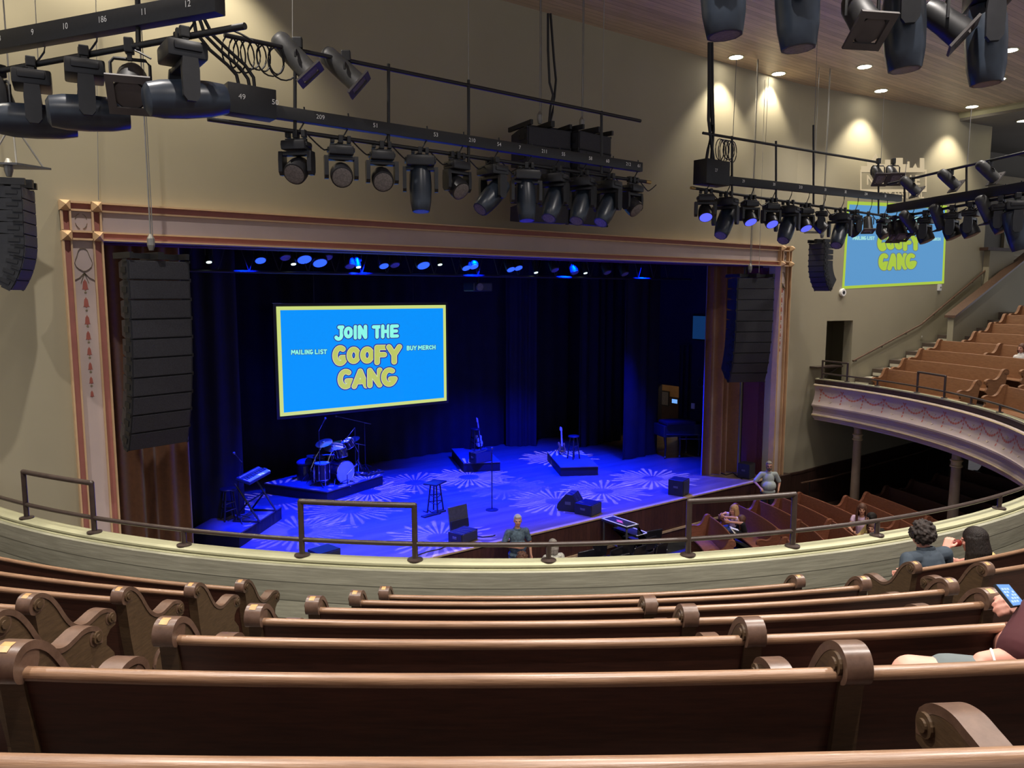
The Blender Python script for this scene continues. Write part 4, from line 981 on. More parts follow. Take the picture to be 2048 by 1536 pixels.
# ---- guitars
def guitar(label, foot, z, H, body_m, horn=1.0, rz=0.0, bass=True):
    p = at_z(*foot, z); t = thing('electric_guitar', label, 'guitar', p+Vector((0, 0, .06)), 0, 'guitars on the risers')
    k = H; R3 = Matrix.Rotation(rz, 3, 'Z') @ Matrix.Rotation(-.14, 3, 'X')
    def P(u, v, w): return p+Vector((0, 0, .06))+R3 @ Vector((u*k, w*k, v*k))
    out = [(-.02, 0), (-.11, .01), (-.16, .06), (-.165, .13), (-.13, .19), (-.12, .25), (-.15, .33), (-.145, .40), (-.11, .42), (-.085, .38), (-.07, .33), (-.03, .31), (.03, .31), (.06, .34), (.09, .375), (.12, .36), (.13, .31), (.11, .25), (.12, .19), (.155, .13), (.15, .06), (.11, .01), (.03, -.005)]
    MB().prism(out, P, (-.022, .022)).build('body', body_m, t, smooth=25)
    b = MB(); b.prism([(-.06, .09), (.08, .07), (.10, .16), (.07, .24), (.09, .31), (.03, .30), (-.05, .29), (-.04, .2)], P, (-.028, -.022)); b.build('pickguard', 'ivory' if body_m != 'sunburst' else 'black_plastic', t)
    MB().prism([(-.030, .24), (.030, .24), (.023, .82), (-.023, .82)], P, (-.04, -.012)).build('neck', 'maple', t)
    MB().prism([(-.023, .82), (-.05, .86), (-.055, .97), (-.03, 1.0), (.03, .96), (.036, .86), (.023, .82)], P, (-.03, -.012)).build('headstock', 'maple', t)
    b = MB()
    for i in range(4): b.tube([P(-.05, .87+i*.03, -.02), P(-.075, .87+i*.03, -.02)], .008*k, 6)
    b.build('tuning_peg', 'chrome', t)
    b = MB(); b.box(P(0, .08, -.03), (.08*k, .012, .03*k), R3); b.box(P(0, .18, -.03), (.07*k, .012, .025*k), R3); b.build('bridge', 'chrome', t)
    t2 = thing('guitar_stand', 'low black stand holding the ' + label, 'stand', p, 0, 'guitar stands')
    b = MB(); 
    for a in (-.9, .9, PI): b.tube([p+Vector((0, .10, .30)), p+Vector((.2*sin(a), .1-.2*cos(a), .012))], .009, 6)
    for s_ in (-1, 1): b.tube([p+Vector((0, .10, .16)), p+Vector((.07*s_, .06, .05)), p+Vector((.07*s_, -.07, .05)), p+Vector((.07*s_, -.07, .09))], .008, 6)
    b.build('frame', 'black_metal', t2)
guitar('pale bass guitar standing on the middle riser', (960, 897), Z3, .92, 'ivory', rz=.35)
guitar('sunburst guitar standing on the right riser', (1124, 909), Z4, .78, 'sunburst', rz=-.35)
# ---- amplifier, monitors
def cab(name, label, cat, px_, size, rz, z=ZS, group=None, front='grill', handle=True, pt=None):
    p = pt or at_z(*px_, z); t = thing(name, label, cat, p, rz, group); w, d_, h = size
    MB().box((0, 0, h/2), (w, d_, h), None, .012).build('cabinet', 'black_plastic', t, world=False)
    MB().box((0, -d_/2-.004, h/2), (w*.92, .012, h*.88)).build('grille', front, t, world=False)
    if handle: MB().box((-w/2-.003, 0, h*.55), (.012, d_*.3, .05), None, .004).build('handle', 'grey_metal', t, world=False)
    return t
cab('guitar_amplifier', 'box amplifier on the front of the middle riser', 'amplifier', (961, 923), (.62, .3, .30), .1, Z3)
cab('floor_monitor', 'upright black box loudspeaker at the stage edge, right of the others', 'loudspeaker', (1357, 988), (.42, .40, .40), .35, group='stage edge loudspeakers')
cab('floor_monitor', 'low black box loudspeaker at the stage edge beside the wedge', 'loudspeaker', (1176, 1026), (.48, .44, .26), .3, group='stage edge loudspeakers')
cab('floor_monitor', 'low black box loudspeaker at the stage edge under the video monitor', 'loudspeaker', (926, 1081), (.52, .36, .22), .3, group='stage edge loudspeakers')
cab('floor_monitor', 'black box loudspeaker at the left stage edge just above the parapet', 'loudspeaker', (649, 1128), (.46, .4, .30), .2, group='stage edge loudspeakers')
cab('floor_monitor', 'black loudspeaker tucked in the right corner of the stage by the reveal', 'loudspeaker', (1492, 955), (.36, .34, .42), .2, group='stage edge loudspeakers')
p = at_z(1142, 1018, ZS); t = thing('wedge_monitor', 'black wedge stage monitor tilted on the stage edge', 'loudspeaker', p, .55)
prof = [(-.26, 0), (.22, 0), (.28, .06), (.26, .16), (.05, .40), (-.10, .40), (-.24, .18)]
MB().prism(prof, lambda u, v, w: Vector((w, u, v)), (-.24, .24)).build('cabinet', 'black_plastic', t, world=False)
MB().prism([(.245, .19), (.06, .41), (.05, .40), (.235, .18)], lambda u, v, w: Vector((w, u, v)), (-.22, .22)).build('grille', 'grill', t, world=False)
MB().box((-.245, 0, .2), (.012, .14, .07), None, .004).build('handle', 'grey_metal', t, world=False)
p = at_z(918, 1062, ZS); t = thing('video_monitor', 'flat video monitor on the stage edge seen from behind its screen', 'monitor', p, .12)
MB().box((0, .02, .30), (.52, .03, .50), Matrix.Rotation(-.15, 3, 'X'), .006).build('panel', 'grey_metal', t, world=False); MB().box((0, -.03, .17), (.48, .03, .18), Matrix.Rotation(-.15, 3, 'X'), .006).build('rear_cover', 'black_plastic', t, world=False); MB().box((0, 0, .06), (.12, .12, .12)).build('foot', 'black_plastic', t, world=False)
# pedals under the lone stool
p = at_z(862, 1031, ZS); t = thing('pedal_board', 'flat black effects board on the floor before the lone stool', 'pedal board', p, .15)
MB().box((0, 0, .015), (.48, .14, .03)).build('board', 'black_plastic', t, world=False)
MB().box((.3, .06, .02), (.3, .12, .04)).build('pedal', 'navy_plastic', t, world=False)
# cables on the stage floor
def cable(label, pts, r=.010, name='cable'):
    t = MB().tube(pts, r, 6).build(name, 'cable', smooth=True); return tag(t, label, 'cable')
gz = ZS+.012
cable('black cable curling from the low speaker to the left stage edge', [at_z(x, y, gz) for x, y in ((904, 1078), (897, 1090), (880, 1098), (855, 1103), (830, 1112), (800, 1121))])
cable('black cable right of the low speaker along the stage edge', [at_z(x, y, gz) for x, y in ((950, 1071), (965, 1074), (985, 1072), (990, 1070))])
cable('loops of black cable on the boards by the brown curtain', [at_z(x, y, gz) for x, y in ((1440, 946), (1452, 950), (1466, 946), (1474, 952), (1484, 958), (1490, 952))], .014)
cable('pale cable on the boards left of the lone stool', [at_z(x, y, gz) for x, y in ((846, 1022), (852, 1024), (858, 1021), (864, 1025), (870, 1022), (880, 1025))])
# ---- piano case in the wing
p = at_z(1352, 912, ZS); t = thing('piano', 'dark piano on castered legs in the right wing', 'piano', p, -.35)
MB().box((.1, 0, .86), (1.45, .7, .36), None, .02).build('case', 'navy_plastic', t, world=False)
MB().box((-.05, -.1, 1.10), (1.0, .6, .14), None, .05).build('cover', 'black_cloth', t, world=False)
b = MB(); b.tube([(-.55, -.37, .78), (.8, -.37, .70), (.8, -.37, .56), (-.1, -.37, .62)], .014, 6); b.build('edge_trim', 'grey_metal', t, world=False)
for (x, y) in ((-.5, -.25), (.0, -.25), (.7, -.2), (.5, .25)): l = MB().tube([(x-.03, y, .70), (x, y, .35), (x-.02, y, .06)], [.05, .03, .025], 8).build('leg', 'black_plastic', t, world=False, smooth=True); MB().sphere((x-.02, y, .04), .04, 8, 6).build('caster', 'grey_metal', l, world=False)
# ---- things on the backstage wall
def wallbox(name, label, cat, x0, y0, x1, y1, m, X=XW-.02, fr='black_metal', dep=.04):
    a, c = at_x(x0, y0, X), at_x(x1, y1, X); t = thing(name, label, cat, ((a+c)/2)); m_ = (a+c)/2
    MB().box((X, m_.y, m_.z), (dep, abs(a.y-c.y), abs(a.z-c.z))).build('casing', fr, t); MB().box((X-dep/2-.004, m_.y, m_.z), (.01, abs(a.y-c.y)*.86, abs(a.z-c.z)*.86)).build('face', m, t); return t
wallbox('wall_panel', 'dim blue rectangle high on the backstage wall', 'panel', 1385, 628, 1418, 683, 'blue_panel')
wallbox('wall_switch', 'small pale box on the backstage wall right of the doorway', 'box', 1383, 806, 1389, 818, 'white_tag', fr='white_tag')
wallbox('picture', 'large framed picture seen through the lit doorway', 'picture', 1317, 780, 1338, 813, 'lens_dark', 23.5)
wallbox('wall_monitor', 'small glowing screen seen through the lit doorway', 'monitor', 1344, 797, 1356, 808, 'phone_screen', 23.5)
p = at_x(1402, 766, XW-.03); t = thing('wall_clock', 'round blue-lit clock on the backstage wall', 'clock', p); MB().lathe([(.14, 0), (.14, .03)], 24, p, Matrix.Rotation(-PI/2, 3, 'Y')).build('face', 'drape_blue', t); MB().tube([p+Vector((-.02, .14*cos(i*PI/10), .14*sin(i*PI/10))) for i in range(20)], .012, 6, closed=True).build('rim', 'grey_metal', t)
p = at_y(1360, 830, 17.2); drape('stage_drape', 'black drape beside the lit doorway', 'drape', (at_y(1357, 850, 17.6).x, 17.6), (at_y(1390, 850, 17.4).x, 17.4), ZS+.01, 4.4, 4, .05, 'black_cloth', 'side drapes')
# ---- stage truss with its row of lights
ty = 15.2; zt_ = at_y(700, 547, ty).z
t = thing('hanging_truss', 'dark truss across the top of the stage opening', 'truss', (9.5, ty, zt_))
b = MB()
for dz in (0, .9): b.tube([(2.2, ty, zt_+dz), (17.8, ty, zt_+dz)], .03, 8)
b.build('chord', 'black_metal', t)
b = MB()
for i in range(26): x = 2.4+i*.6; b.tube([(x, ty, zt_), (x+.3, ty, zt_+.9), (x+.6, ty, zt_)], .012, 5)
b.build('web', 'black_metal', t)
stage_lamps = [(521, 521, 1), (609, 519, 2), (640, 526, 2), (768, 532, 1), (847, 531, 2), (933, 536, 1), (948, 533, 1), (1022, 539, 1), (1037, 536, 1), (418, 524, 0), (587, 528, 0), (717, 534, 0), (880, 529, 0), (1072, 545, 0), (1171, 546, 0), (571, 515, 3), (655, 515, 3), (700, 532, 3), (790, 530, 3), (1110, 540, 3), (1150, 545, 3), (1215, 545, 3), (1250, 548, 3)]
ORD = 'first second third fourth fifth sixth seventh eighth ninth tenth eleventh twelfth thirteenth fourteenth fifteenth sixteenth seventeenth eighteenth nineteenth twentieth twenty-first twenty-second twenty-third'.split()
for i, (x, y, k) in enumerate(stage_lamps):
    p = at_y(x, y, ty-.1); r_ = {0: .05, 1: .10, 2: .14, 3: .10}[k]
    wh = ['small white indicator lamp', 'glowing blue wash light', 'large glowing blue wash light', 'dark unlit light'][k]
    t = thing('stage_light', wh + ' on the stage truss, ' + ORD[sorted(s[0] for s in stage_lamps).index(x)] + ' from the left', 'stage light', (p.x, p.y, zt_+.9), 0, 'lights on the stage truss')
    RX = Matrix.Rotation(R_(-32 if k else -20), 3, 'X')
    MB().lathe([(r_*.6, .30), (r_*1.15, .24), (r_*1.2, .02), (r_*1.1, .0)], 18, p, RX).build('housing', 'black_plastic', t, smooth=True)
    MB().lathe([(r_, -.012), (r_, .004)], 18, p, RX).build('lens', {0: 'tiny_white', 1: 'blue_lens_hot', 2: 'blue_lens_hot', 3: 'lens_dark'}[k], t)
    b = MB(); 
    for s_ in (-1, 1): b.tube([p+Vector((s_*r_*1.3, 0, .12)), p+Vector((s_*r_*1.3, 0, .42))], .012, 5)
    b.tube([p+Vector((-r_*1.3, 0, .42)), p+Vector((r_*1.3, 0, .42))], .014, 5); b.tube([p+Vector((0, 0, .42)), Vector((p.x, ty, max(zt_+.9, p.z+.5)))], .014, 5); b.build('yoke', 'black_metal', t)
p = at_y(956, 574, 17.2); t = thing('hanging_projector', 'projector hanging under the truss, right of the screen', 'projector', p)
MB().box(p, (.62, .5, .24), None, .03).build('body', 'navy_plastic', t); MB().lathe([(.09, 0), (.10, .08)], 18, p+Vector((-.15, -.25, 0)), Matrix.Rotation(PI/2, 3, 'X')).build('lens', 'lens_dark', t); MB().tube([p+Vector((0, 0, .1)), p+Vector((0, 0, 1.6))], .03, 8).build('pole', 'black_metal', t)
# ---- steps up to the stage
a, c2, e2 = at_z(1210, 1039, ZS), at_z(1239, 1048, ZS), at_z(1255, 1045, ZS)
t = thing('stage_steps', 'black portable steps with white edges against the stage front', 'steps', (a.x, 11.6, 0))
x0 = a.x; yb, yf = YF-.12, 11.5; tw = .36
b = MB()
for i in range(4): b.box((x0+tw/2+i*.32, (yb+yf)/2, ZS-.03-i*.26), (tw, yb-yf, .05))
b.build('tread', 'black_cloth', t)
b = MB(); 
for y in (yf, yb-.03): b.prism([(x0+.3, ZS-.05), (x0+.36, ZS-.05), (x0+.36, ZS-.31), (x0+.68, ZS-.31), (x0+.68, ZS-.57), (x0+1.0, ZS-.57), (x0+1.0, ZS-.83), (x0+1.32, ZS-.83), (x0+1.32, .02), (x0+1.15, .02)], lambda u, v, w: Vector((u, w, v)), (y, y+.03))
b.build('side_board', 'black_cloth', t)
b = MB()
for i in range(4):
    xa, xb, zz = x0+i*.32, x0+tw+i*.32, ZS-.002-i*.26
    b.box(((xa+xb)/2, yf+.012, zz), (xb-xa, .03, .012)); b.box((xb-.012, (yb+yf)/2, zz), (.03, yb-yf, .012))
    if i == 0: b.box(((xa+xb)/2, yb-.012, zz), (xb-xa, .03, .012)); b.box((xa+.012, (yb+yf)/2, zz), (.03, yb-yf, .012))
b.build('white_edging', 'white_tape', t)['label'] = 'white edge tape'
b = MB(); b.prism([(-.05, -.16), (.03, -.02), (.06, -.04), (.03, .14), (-.03, .03), (-.06, .06)], lambda u, v, w: Vector((x0+.18+u, (yb+yf)/2+v, w)), (ZS-.004, ZS)); b.build('pink_arrow', 'pink_tape_glow', t)
for (x, y) in ((x0+.03, yf+.03), (x0+.03, yb-.05)): MB().tube([(x, y, 0), (x, y, ZS-.05)], .022, 8).build('leg', 'grey_metal', t)
b = MB()
for z in (.12, .55): b.tube([(x0+.03, yf+.03, z), (x0+.03, yb-.05, z)], .018, 8)
b.build('brace', 'grey_metal', t)
# ---- black stacking chairs before the stage
def chair_proto():
    t = thing('stacking_chair', 'x', 'chair')
    W_ = dict(world=False)
    MB().box((0, 0, .45), (.42, .42, .05), None, .02).build('seat', 'chair_vinyl', t, **W_)
    MB().box((0, .22, .74), (.42, .04, .30), Matrix.Rotation(-.18, 3, 'X'), .02).build('backrest', 'chair_vinyl', t, **W_)
    for sx in (-1, 1):
        MB().tube([(sx*.21, -.19, 0), (sx*.20, -.17, .43)], .012, 6).build('leg', 'chrome', t, **W_); MB().tube([(sx*.21, .24, 0), (sx*.20, .17, .44), (sx*.20, .24, .86)], .012, 6).build('leg', 'chrome', t, **W_)
    return t
chp = chair_proto()
cs = [(1185, 1098), (1215, 1108), (1240, 1093), (1262, 1104), (1282, 1086), (1296, 1070), (1305, 1098), (1158, 1112), (1228, 1120), (1276, 1118)]
for i, (x, y) in enumerate(cs):
    p = at_z(x, y, .70); r = dup(chp, (p.x, p.y, 0), PI+.2*sin(i*2.3), 'black vinyl chair on the floor before the stage, ' + ['far left of the cluster', 'left, second', 'behind the steps', 'in the middle of the cluster', 'right of the steps', 'with its back raised, nearest the stage', 'rightmost, nearest the pews', 'left, just above the parapet', 'middle, just above the parapet', 'right, just above the parapet'][i], 'black chairs before the stage')
for ch in list(chp.children): bpy.data.objects.remove(ch)
bpy.data.objects.remove(chp)
# small things on the side wall
p = at_wall(1686, 585, .05); t = thing('wall_speaker', 'small round white fitting on the side wall at the lower left of the projection', 'wall fitting', p)
r3 = wn.to_3d().to_track_quat('Z', 'Y').to_matrix(); MB().lathe([(.11, -.05), (.12, 0), (.10, .03)], 20, p, r3).build('shell', 'white_tag', t, smooth=True); MB().lathe([(.05, .03), (.05, .035)], 16, p, r3).build('eye', 'black_plastic', t)
p = at_wall(1879, 575, .04); t = thing('wall_box', 'small white box on the side wall under the right corner of the projection', 'wall fitting', p)
r4 = Matrix((wd.to_3d(), wn.to_3d(), Vector((0, 0, 1)))).transposed(); MB().box(p, (.12, .08, .2), r4, .01).build('shell', 'white_tag', t); MB().box(p+wn.to_3d()*.045, (.05, .01, .05), r4).build('face', 'lens_dark', t)
p = at_wall(1843, 673, .02); t = thing('wall_switch', 'light switch plate on the side wall above the steps', 'switch', p); MB().box(p, (.08, .02, .16), r4).build('plate', 'wall_paint', t); MB().box(p+wn.to_3d()*.012, (.02, .012, .05), r4).build('toggle', 'white_tag', t)
# little dark ledge with rail at the end of the balcony
a = at_wall(1625, 733, .1); c = at_wall(1676, 733, .1)
t = thing('end_ledge', 'dark ledge with a bracket where the balcony meets the wall', 'ledge', a)
b = MB(); b.box((a+c)/2, ((c-a).length, .35, .04), r4); b.build('shelf', 'rail_paint', t); MB().tube([c-Vector((0, 0, .02)), (a+c)/2-Vector((0, 0, .3))], .015, 6).build('bracket', 'rail_paint', t)
# ================================================================ line-array loudspeakers
def array(label, top, n, w, h, d, face, curve, cat='loudspeaker stack', name='line_array', cable_to=ZCEIL, front='grill', side='speaker_side', bumper=True, group=None, frame_w=None, tilt0=0.0):
    """top = centre of the front edge of the top box; face = plan angle of the facing direction; curve(i) = extra down tilt of box i"""
    t = thing(name, label, cat, (top.x, top.y, top.z-n*h), 0, group)
    fx = Vector((cos(face), sin(face), 0)); sx = Vector((-fx.y, fx.x, 0)); up_ = Vector((0, 0, 1))
    p = top.copy(); a = tilt0
    for i in range(n):
        a += curve(i); f = fx*cos(a)-up_*sin(a); u = fx*sin(a)+up_*cos(a)
        c = p-u*(h/2)
        R3 = Matrix((sx, f, u)).transposed()
        b = MB(); hw = w/2
        # cabinet narrower at the back, like the real boxes
        vs = []
        for (y, k, hz) in ((0, 1, .5), (-d*.35, 1, .5), (-d, .8, .40)):
            vs += [c+R3 @ Vector((x*hw*k, y, z*h*hz*2*.485)) for x, z in ((-1, -1), (1, -1), (1, 1), (-1, 1))]
        b.add(vs, [(0, 1, 2, 3)]+[(4*q+j, 4*q+(j+1) % 4, 4*q+4+(j+1) % 4, 4*q+4+j) for q in (0, 1) for j in range(4)]+[(8, 11, 10, 9)])
        box = b.build('cabinet', side, t)
        b = MB(); b.box(c+f*.006, (w*.95, .014, h*.90), R3, .004)
        b.build('grille', front, box)
        for s_ in (-1, 1):
            b = MB(); b.box(c+sx*(s_*(hw+.004))-f*(d*.25), (.014, d*.3, h*.30), R3); b.box(c+sx*(s_*(hw+.006))+u*(h*.47)-f*.05, (.018, .10, .035), R3); b.box(c+sx*(s_*(hw+.006))-u*(h*.47)-f*.05, (.018, .10, .035), R3)
            b.build('rigging_plate', 'black_metal', box)
        p = p-u*h
    if bumper:
        b = MB(); R0 = Matrix((sx, fx, up_)).transposed(); c = top-fx*(d*.45)+up_*.06; fw_ = frame_w or w
        for s_ in (-1, 1): b.box(c+sx*(s_*fw_*.45), (.05, d*1.1, .08), R0)
        b.box(c, (fw_*.95, .06, .07), R0); b.box(c, (.08, d*1.2, .10), R0); b.build('flying_frame', 'black_metal', t)
        q = c+up_*.1
        b = MB(); b.lathe([(.03, -.02), (.05, .05), (.05, .14), (.02, .2)], 10, q); b.tube([q+up_*.18, Vector((q.x, q.y, cable_to))], .011, 6); b.tube([q+up_*.18+sx*.03, Vector((q.x+.03, q.y, cable_to))], .007, 5)
        b.build('hoist_cable', 'wire', t)
    return t
sA = at_y(318, 521, 11.2)
array('tall curved stack of ten wide black loudspeakers hanging at the left of the stage opening', sA, 10, .86, .262, .42, R_(-74), lambda i: R_(.3 if i < 4 else 1.6+.9*(i-4)*.6), front='grill')
sB = at_y(1512, 556, 11.5)
array('tall curved stack of wide black loudspeakers hanging at the right of the stage opening', sB, 10, .95, .262, .75, R_(-118), lambda i: R_(.3 if i < 4 else 1.6+.9*(i-4)*.7))
sC = at_y(55, 378, 11.3)
array('small curved loudspeaker stack with a spreader plate, hanging at the far left', sC, 9, .50, .142, .42, R_(-20), lambda i: R_(.3 if i < 5 else 7), cable_to=sC.z+.24, name='line_array')
sD = at_y(1634, 487, 11.2)
array('small curved loudspeaker stack hanging on the side wall right of the stage opening', sD, 9, .46, .142, .42, R_(176), lambda i: R_(.3 if i < 4 else 8), frame_w=.5)
# spreader plates over the small stacks
for (c, lb) in ((sC, 'grey spreader plate with chains above the far left loudspeaker stack'), (sD, 'dark spreader plate above the right small loudspeaker stack')):
    q = c+Vector((-.1, .1, .28)); t = thing('spreader_plate', lb, 'rigging plate', q); MB().prism([(-.35, -.05), (0, -.22), (.38, .0), (0, .22)], lambda u, v, w: q+Vector((u, v, w)), (-.012, .012)).build('plate', 'grey_metal', t)
    b = MB()
    for (x, y) in ((-.28, 0), (.3, 0), (.0, -.16)): b.tube([q+Vector((x, y, .0)), q+Vector((x*.2, y*.2, .42))], .012, 5)
    b.tube([q+Vector((0, 0, .42)), Vector((q.x, q.y, ZCEIL))], .010, 5); b.build('chain', 'wire', t)
# centre cluster: two columns behind the middle light bar
cA = at_y(1062, 262, 11.2)
array('left column of the big black loudspeaker cluster hung over the stage opening', Vector((8.95, 11.0, 9.1)), 5, .92, .335, .75, R_(-97), lambda i: R_(.6), group='centre loudspeaker cluster')
array('right column of the big black loudspeaker cluster hung over the stage opening', Vector((9.93, 10.85, 9.1)), 5, .92, .335, .75, R_(-83), lambda i: R_(.6), group='centre loudspeaker cluster')
for lb, pts in (('long black cable from the ceiling to the loudspeaker cluster, left of two', [(1096, 27), (1096, 100), (1099, 165), (1106, 190), (1101, 215), (1098, 246)]), ('long black cable from the ceiling to the loudspeaker cluster, right of two', [(1101, 27), (1108, 120), (1112, 160), (1109, 195), (1105, 225), (1100, 246)])):
    tag(MB().tube([at_y(x, y, 11.2) for x, y in pts], .022, 8).build('hanging_cable', 'cable', smooth=True), lb, 'cable')

# ================================================================ lights
def head_mesh(kind, lens):
    """parts of a light about its yoke pivot; beam along -Z"""
    out = []
    if kind == 'wash':
        b = MB(); b.lathe([(.05, .17), (.105, .15), (.13, .07), (.14, -.03), (.135, -.10), (.125, -.105)], 22); out.append(('head', 'black_plastic', b, 45))
        b = MB(); b.lathe([(.118, -.108), (.10, -.114), (.02, -.116)], 22); out.append(('lens', lens, b, 45))
    elif kind == 'spot':
        b = MB(); b.lathe([(.09, .32), (.135, .29), (.155, .18), (.16, .0), (.15, -.2), (.125, -.34), (.12, -.345)], 10); out.append(('head', 'navy_plastic', b, 45))
        b = MB(); b.lathe([(.10, -.346), (.085, -.335), (.02, -.33)], 20); out.append(('lens', lens, b, 45))
    elif kind == 'par':
        b = MB(); b.lathe([(.03, .22), (.075, .20), (.098, .13), (.10, .0), (.11, -.12), (.112, -.15)], 20); out.append(('head', 'black_metal', b, 45))
        b = MB()
        for (x, y, dx, dy) in ((.115, 0, .05, .28), (-.115, 0, .05, .28), (0, .115, .18, .05), (0, -.115, .18, .05)): b.box((x, y, -.165), (dx, dy, .02))
        out.append(('gel_frame', 'gel_frame', b, 0))
        b = MB(); b.lathe([(.10, -.16), (.02, -.158)], 20); out.append(('lens', lens, b, 0))
    elif kind == 'can':
        b = MB(); b.lathe([(.03, .30), (.07, .285), (.095, .24), (.10, .10), (.10, -.14), (.105, -.15)], 20); out.append(('head', 'grey_can', b, 45))
        b = MB()
        for (x, y, dx, dy) in ((.115, 0, .05, .28), (-.115, 0, .05, .28), (0, .115, .18, .05), (0, -.115, .18, .05)): b.box((x, y, -.165), (dx, dy, .02))
        out.append(('gel_frame', 'gel_frame', b, 0))
        b = MB(); b.lathe([(.10, -.16), (.02, -.158)], 20); out.append(('lens', lens, b, 0))
    return out
mat('grey_can', (.045, .045, .043, 1), .5, var=.15, scale=20)
CACHE = {}
def fixture(kind, loc, to, label, group, lens='lens_dark', s=1.0, tilt=None, drop=None, cat='stage light'):
    """loc = point on the pipe; to = plan direction (dx,dy) of the beam; tilt from straight down in degrees"""
    nm = {'wash': 'hanging_wash_light', 'spot': 'moving_spotlight', 'par': 'hanging_lamp', 'can': 'spotlight_can'}[kind]
    rz = math.atan2(-to[0], to[1]); t = thing(nm, label, cat, loc, rz, group); t.scale = (s, s, s); WM[t.name] = mx(loc, rz) @ Matrix.Scale(s, 4)
    key = (kind, lens)
    if key not in CACHE:
        K = {}
        def mk(n, m, b, sm): 
            o = b.build(n, m, None, smooth=sm); K.setdefault('_', []).append(o); return o.data
        mo = kind in ('wash', 'spot'); hw = .155 if kind == 'wash' else .20
        dp = {'wash': .42, 'spot': .52, 'par': .26, 'can': .16}[kind]
        b = MB()
        b.box((0, 0, .0), (.06, .09, .10), None, .01); b.box((0, 0, -.07), (.03, .03, .06))
        if mo: b.box((.10, 0, 0), (.05, .08, .09), None, .01); b.box((-.10, 0, 0), (.05, .08, .09), None, .01); b.box((0, 0, -.07), (.26, .05, .03))
        K['clamp'] = mk('clamp', 'black_metal', b, 0)
        if mo:
            bw, bd_, bh = ((.30, .24, .11) if kind == 'wash' else (.40, .32, .14))
            b = MB(); b.box((0, 0, -.085-bh/2), (bw, bd_, bh), None, .025); b.box((0, 0, -.085-bh*.4), (bw*1.12, bd_*.7, bh*.5), None, .02); K['base'] = mk('base', 'black_plastic', b, 30)
            b = MB(); z0 = -.085-bh-.01; b.box((0, 0, z0-.025), (hw*2.1, .12, .05), None, .015)
            for sg in (-1, 1):
                b.prism([(-.06, z0), (.06, z0), (.07, z0-.10), (.065, -dp-.02), (.035, -dp-.06), (-.035, -dp-.06), (-.065, -dp-.02), (-.07, z0-.10)], lambda u, v, w: Vector((w, u, v)), (sg*hw, sg*(hw+.05)))
            K['yoke'] = mk('yoke', 'black_plastic', b, 30)
        else:
            b = MB(); pts = [(-.125, 0, -dp), (-.125, 0, -.12), (-.10, 0, -.09), (.10, 0, -.09), (.125, 0, -.12), (.125, 0, -dp)]; b.tube(pts, .012, 6); K['yoke'] = mk('yoke', 'black_metal', b, 40)
        for (n, m, b, sm) in head_mesh(kind, lens): K[n] = mk(n, m, b, sm)
        K['dp'] = dp; K['ord'] = [k for k in ('clamp', 'base', 'yoke') if k in K]
        for o in K.pop('_'): bpy.data.objects.remove(o)
        CACHE[key] = K
    K = CACHE[key]
    def ob(n, par):
        o = bpy.data.objects.new(n, K[n]); C.objects.link(o); o.parent = par; WM[o.name] = WM[t.name]; return o
    for n in K['ord']: ob(n, t)
    hd = ob('head', t); hd.location = (0, 0, -K['dp']); hd.rotation_euler = (R_(tilt or 0), 0, 0)
    for n in ('gel_frame', 'lens'):
        if n in K: ob(n, hd)
    return t
def pipe(label, a, c, r=.024, name='lighting_pipe', tip=None):
    t = thing(name, label, 'pipe', (a+c)/2); MB().tube([a, c], r, 10).build('pipe', 'black_metal', t, smooth=True)
    if tip: d = (c-a).normalized(); MB().tube([tip-d*.04, tip+d*.06], r*1.15, 10).build('pipe_tip', 'brass', t, smooth=True)
    return t
def raceway(label, a, c, h=.13, w=.10, nums=(), off=None, name='cable_raceway'):
    t = thing(name, label, 'power bar', (a+c)/2); d = (c-a); L_ = d.length; d.normalize(); n = Vector((-d.y, d.x, 0)).normalized()
    if n.dot(Vector((a.x, a.y, 0))) > 0: n = -n                # towards the camera side
    u = d.cross(n).normalized()
    if u.z < 0: u = -u
    R3 = Matrix((d, n, u)).transposed(); MB().box((a+c)/2, (L_, w, h), R3, .008).build('housing', 'black_metal', t, smooth=30)
    sd = d if (RT.dot(d) > 0) else -d
    if nums:
        b = MB(); tg = MB()
        for (f, s) in nums:
            o = a+d*(L_*f)+n*(w/2+.003); text_mesh(s, min(h, .15)*.5, b, lambda x, y: o+sd*x+u*(y+h*.06))
        b.build('number_lettering', 'white_tag', t, doubles=False)
    return t, a, d, L_, n, u
def rods(label, tops, r=.018, group=None):
    for (lb, a, c) in tops:
        t = thing('hanger_rod', lb, 'rod', c, 0, group); MB().tube([a, c], r, 8).build('rod', 'black_metal', t, smooth=True)
def wires(items):
    for (lb, a, c) in items:
        t = thing('hanging_wire', lb, 'wire', c, 0, 'wires to the ceiling'); MB().tube([a, c], .006, 5).build('wire', 'wire', t)
def coil(label, c, d, n, rad, spread):
    b = MB()
    for k in range(n):
        o = c+d*((k/(n-1)-.5)*spread); rr = rad*(.85+.3*random.random()); sq = .45+.5*random.random()
        pts = [o+d*(rr*sq*cos(a))+Vector((0, 0, rr*sin(a)-rr)) for a in [2*PI*i/18 for i in range(18)]]; b.tube(pts, .009, 5, closed=True)
    return tag(b.build('cable_coil', 'cable', smooth=True), label, 'cable coil')
def jumper(b, a, c, sag=.12):
    pts = []
    for i in range(7):
        s = i/6; p = a.lerp(c, s); pts.append(p+Vector((.03*sin(s*PI*2), 0, -sag*4*s*(1-s))))
    b.tube(pts, .009, 5)

def cord(t, a, c, sag):
    b = MB(); jumper(b, a, c, sag); b.build('power_cord', 'cable', t, smooth=True)
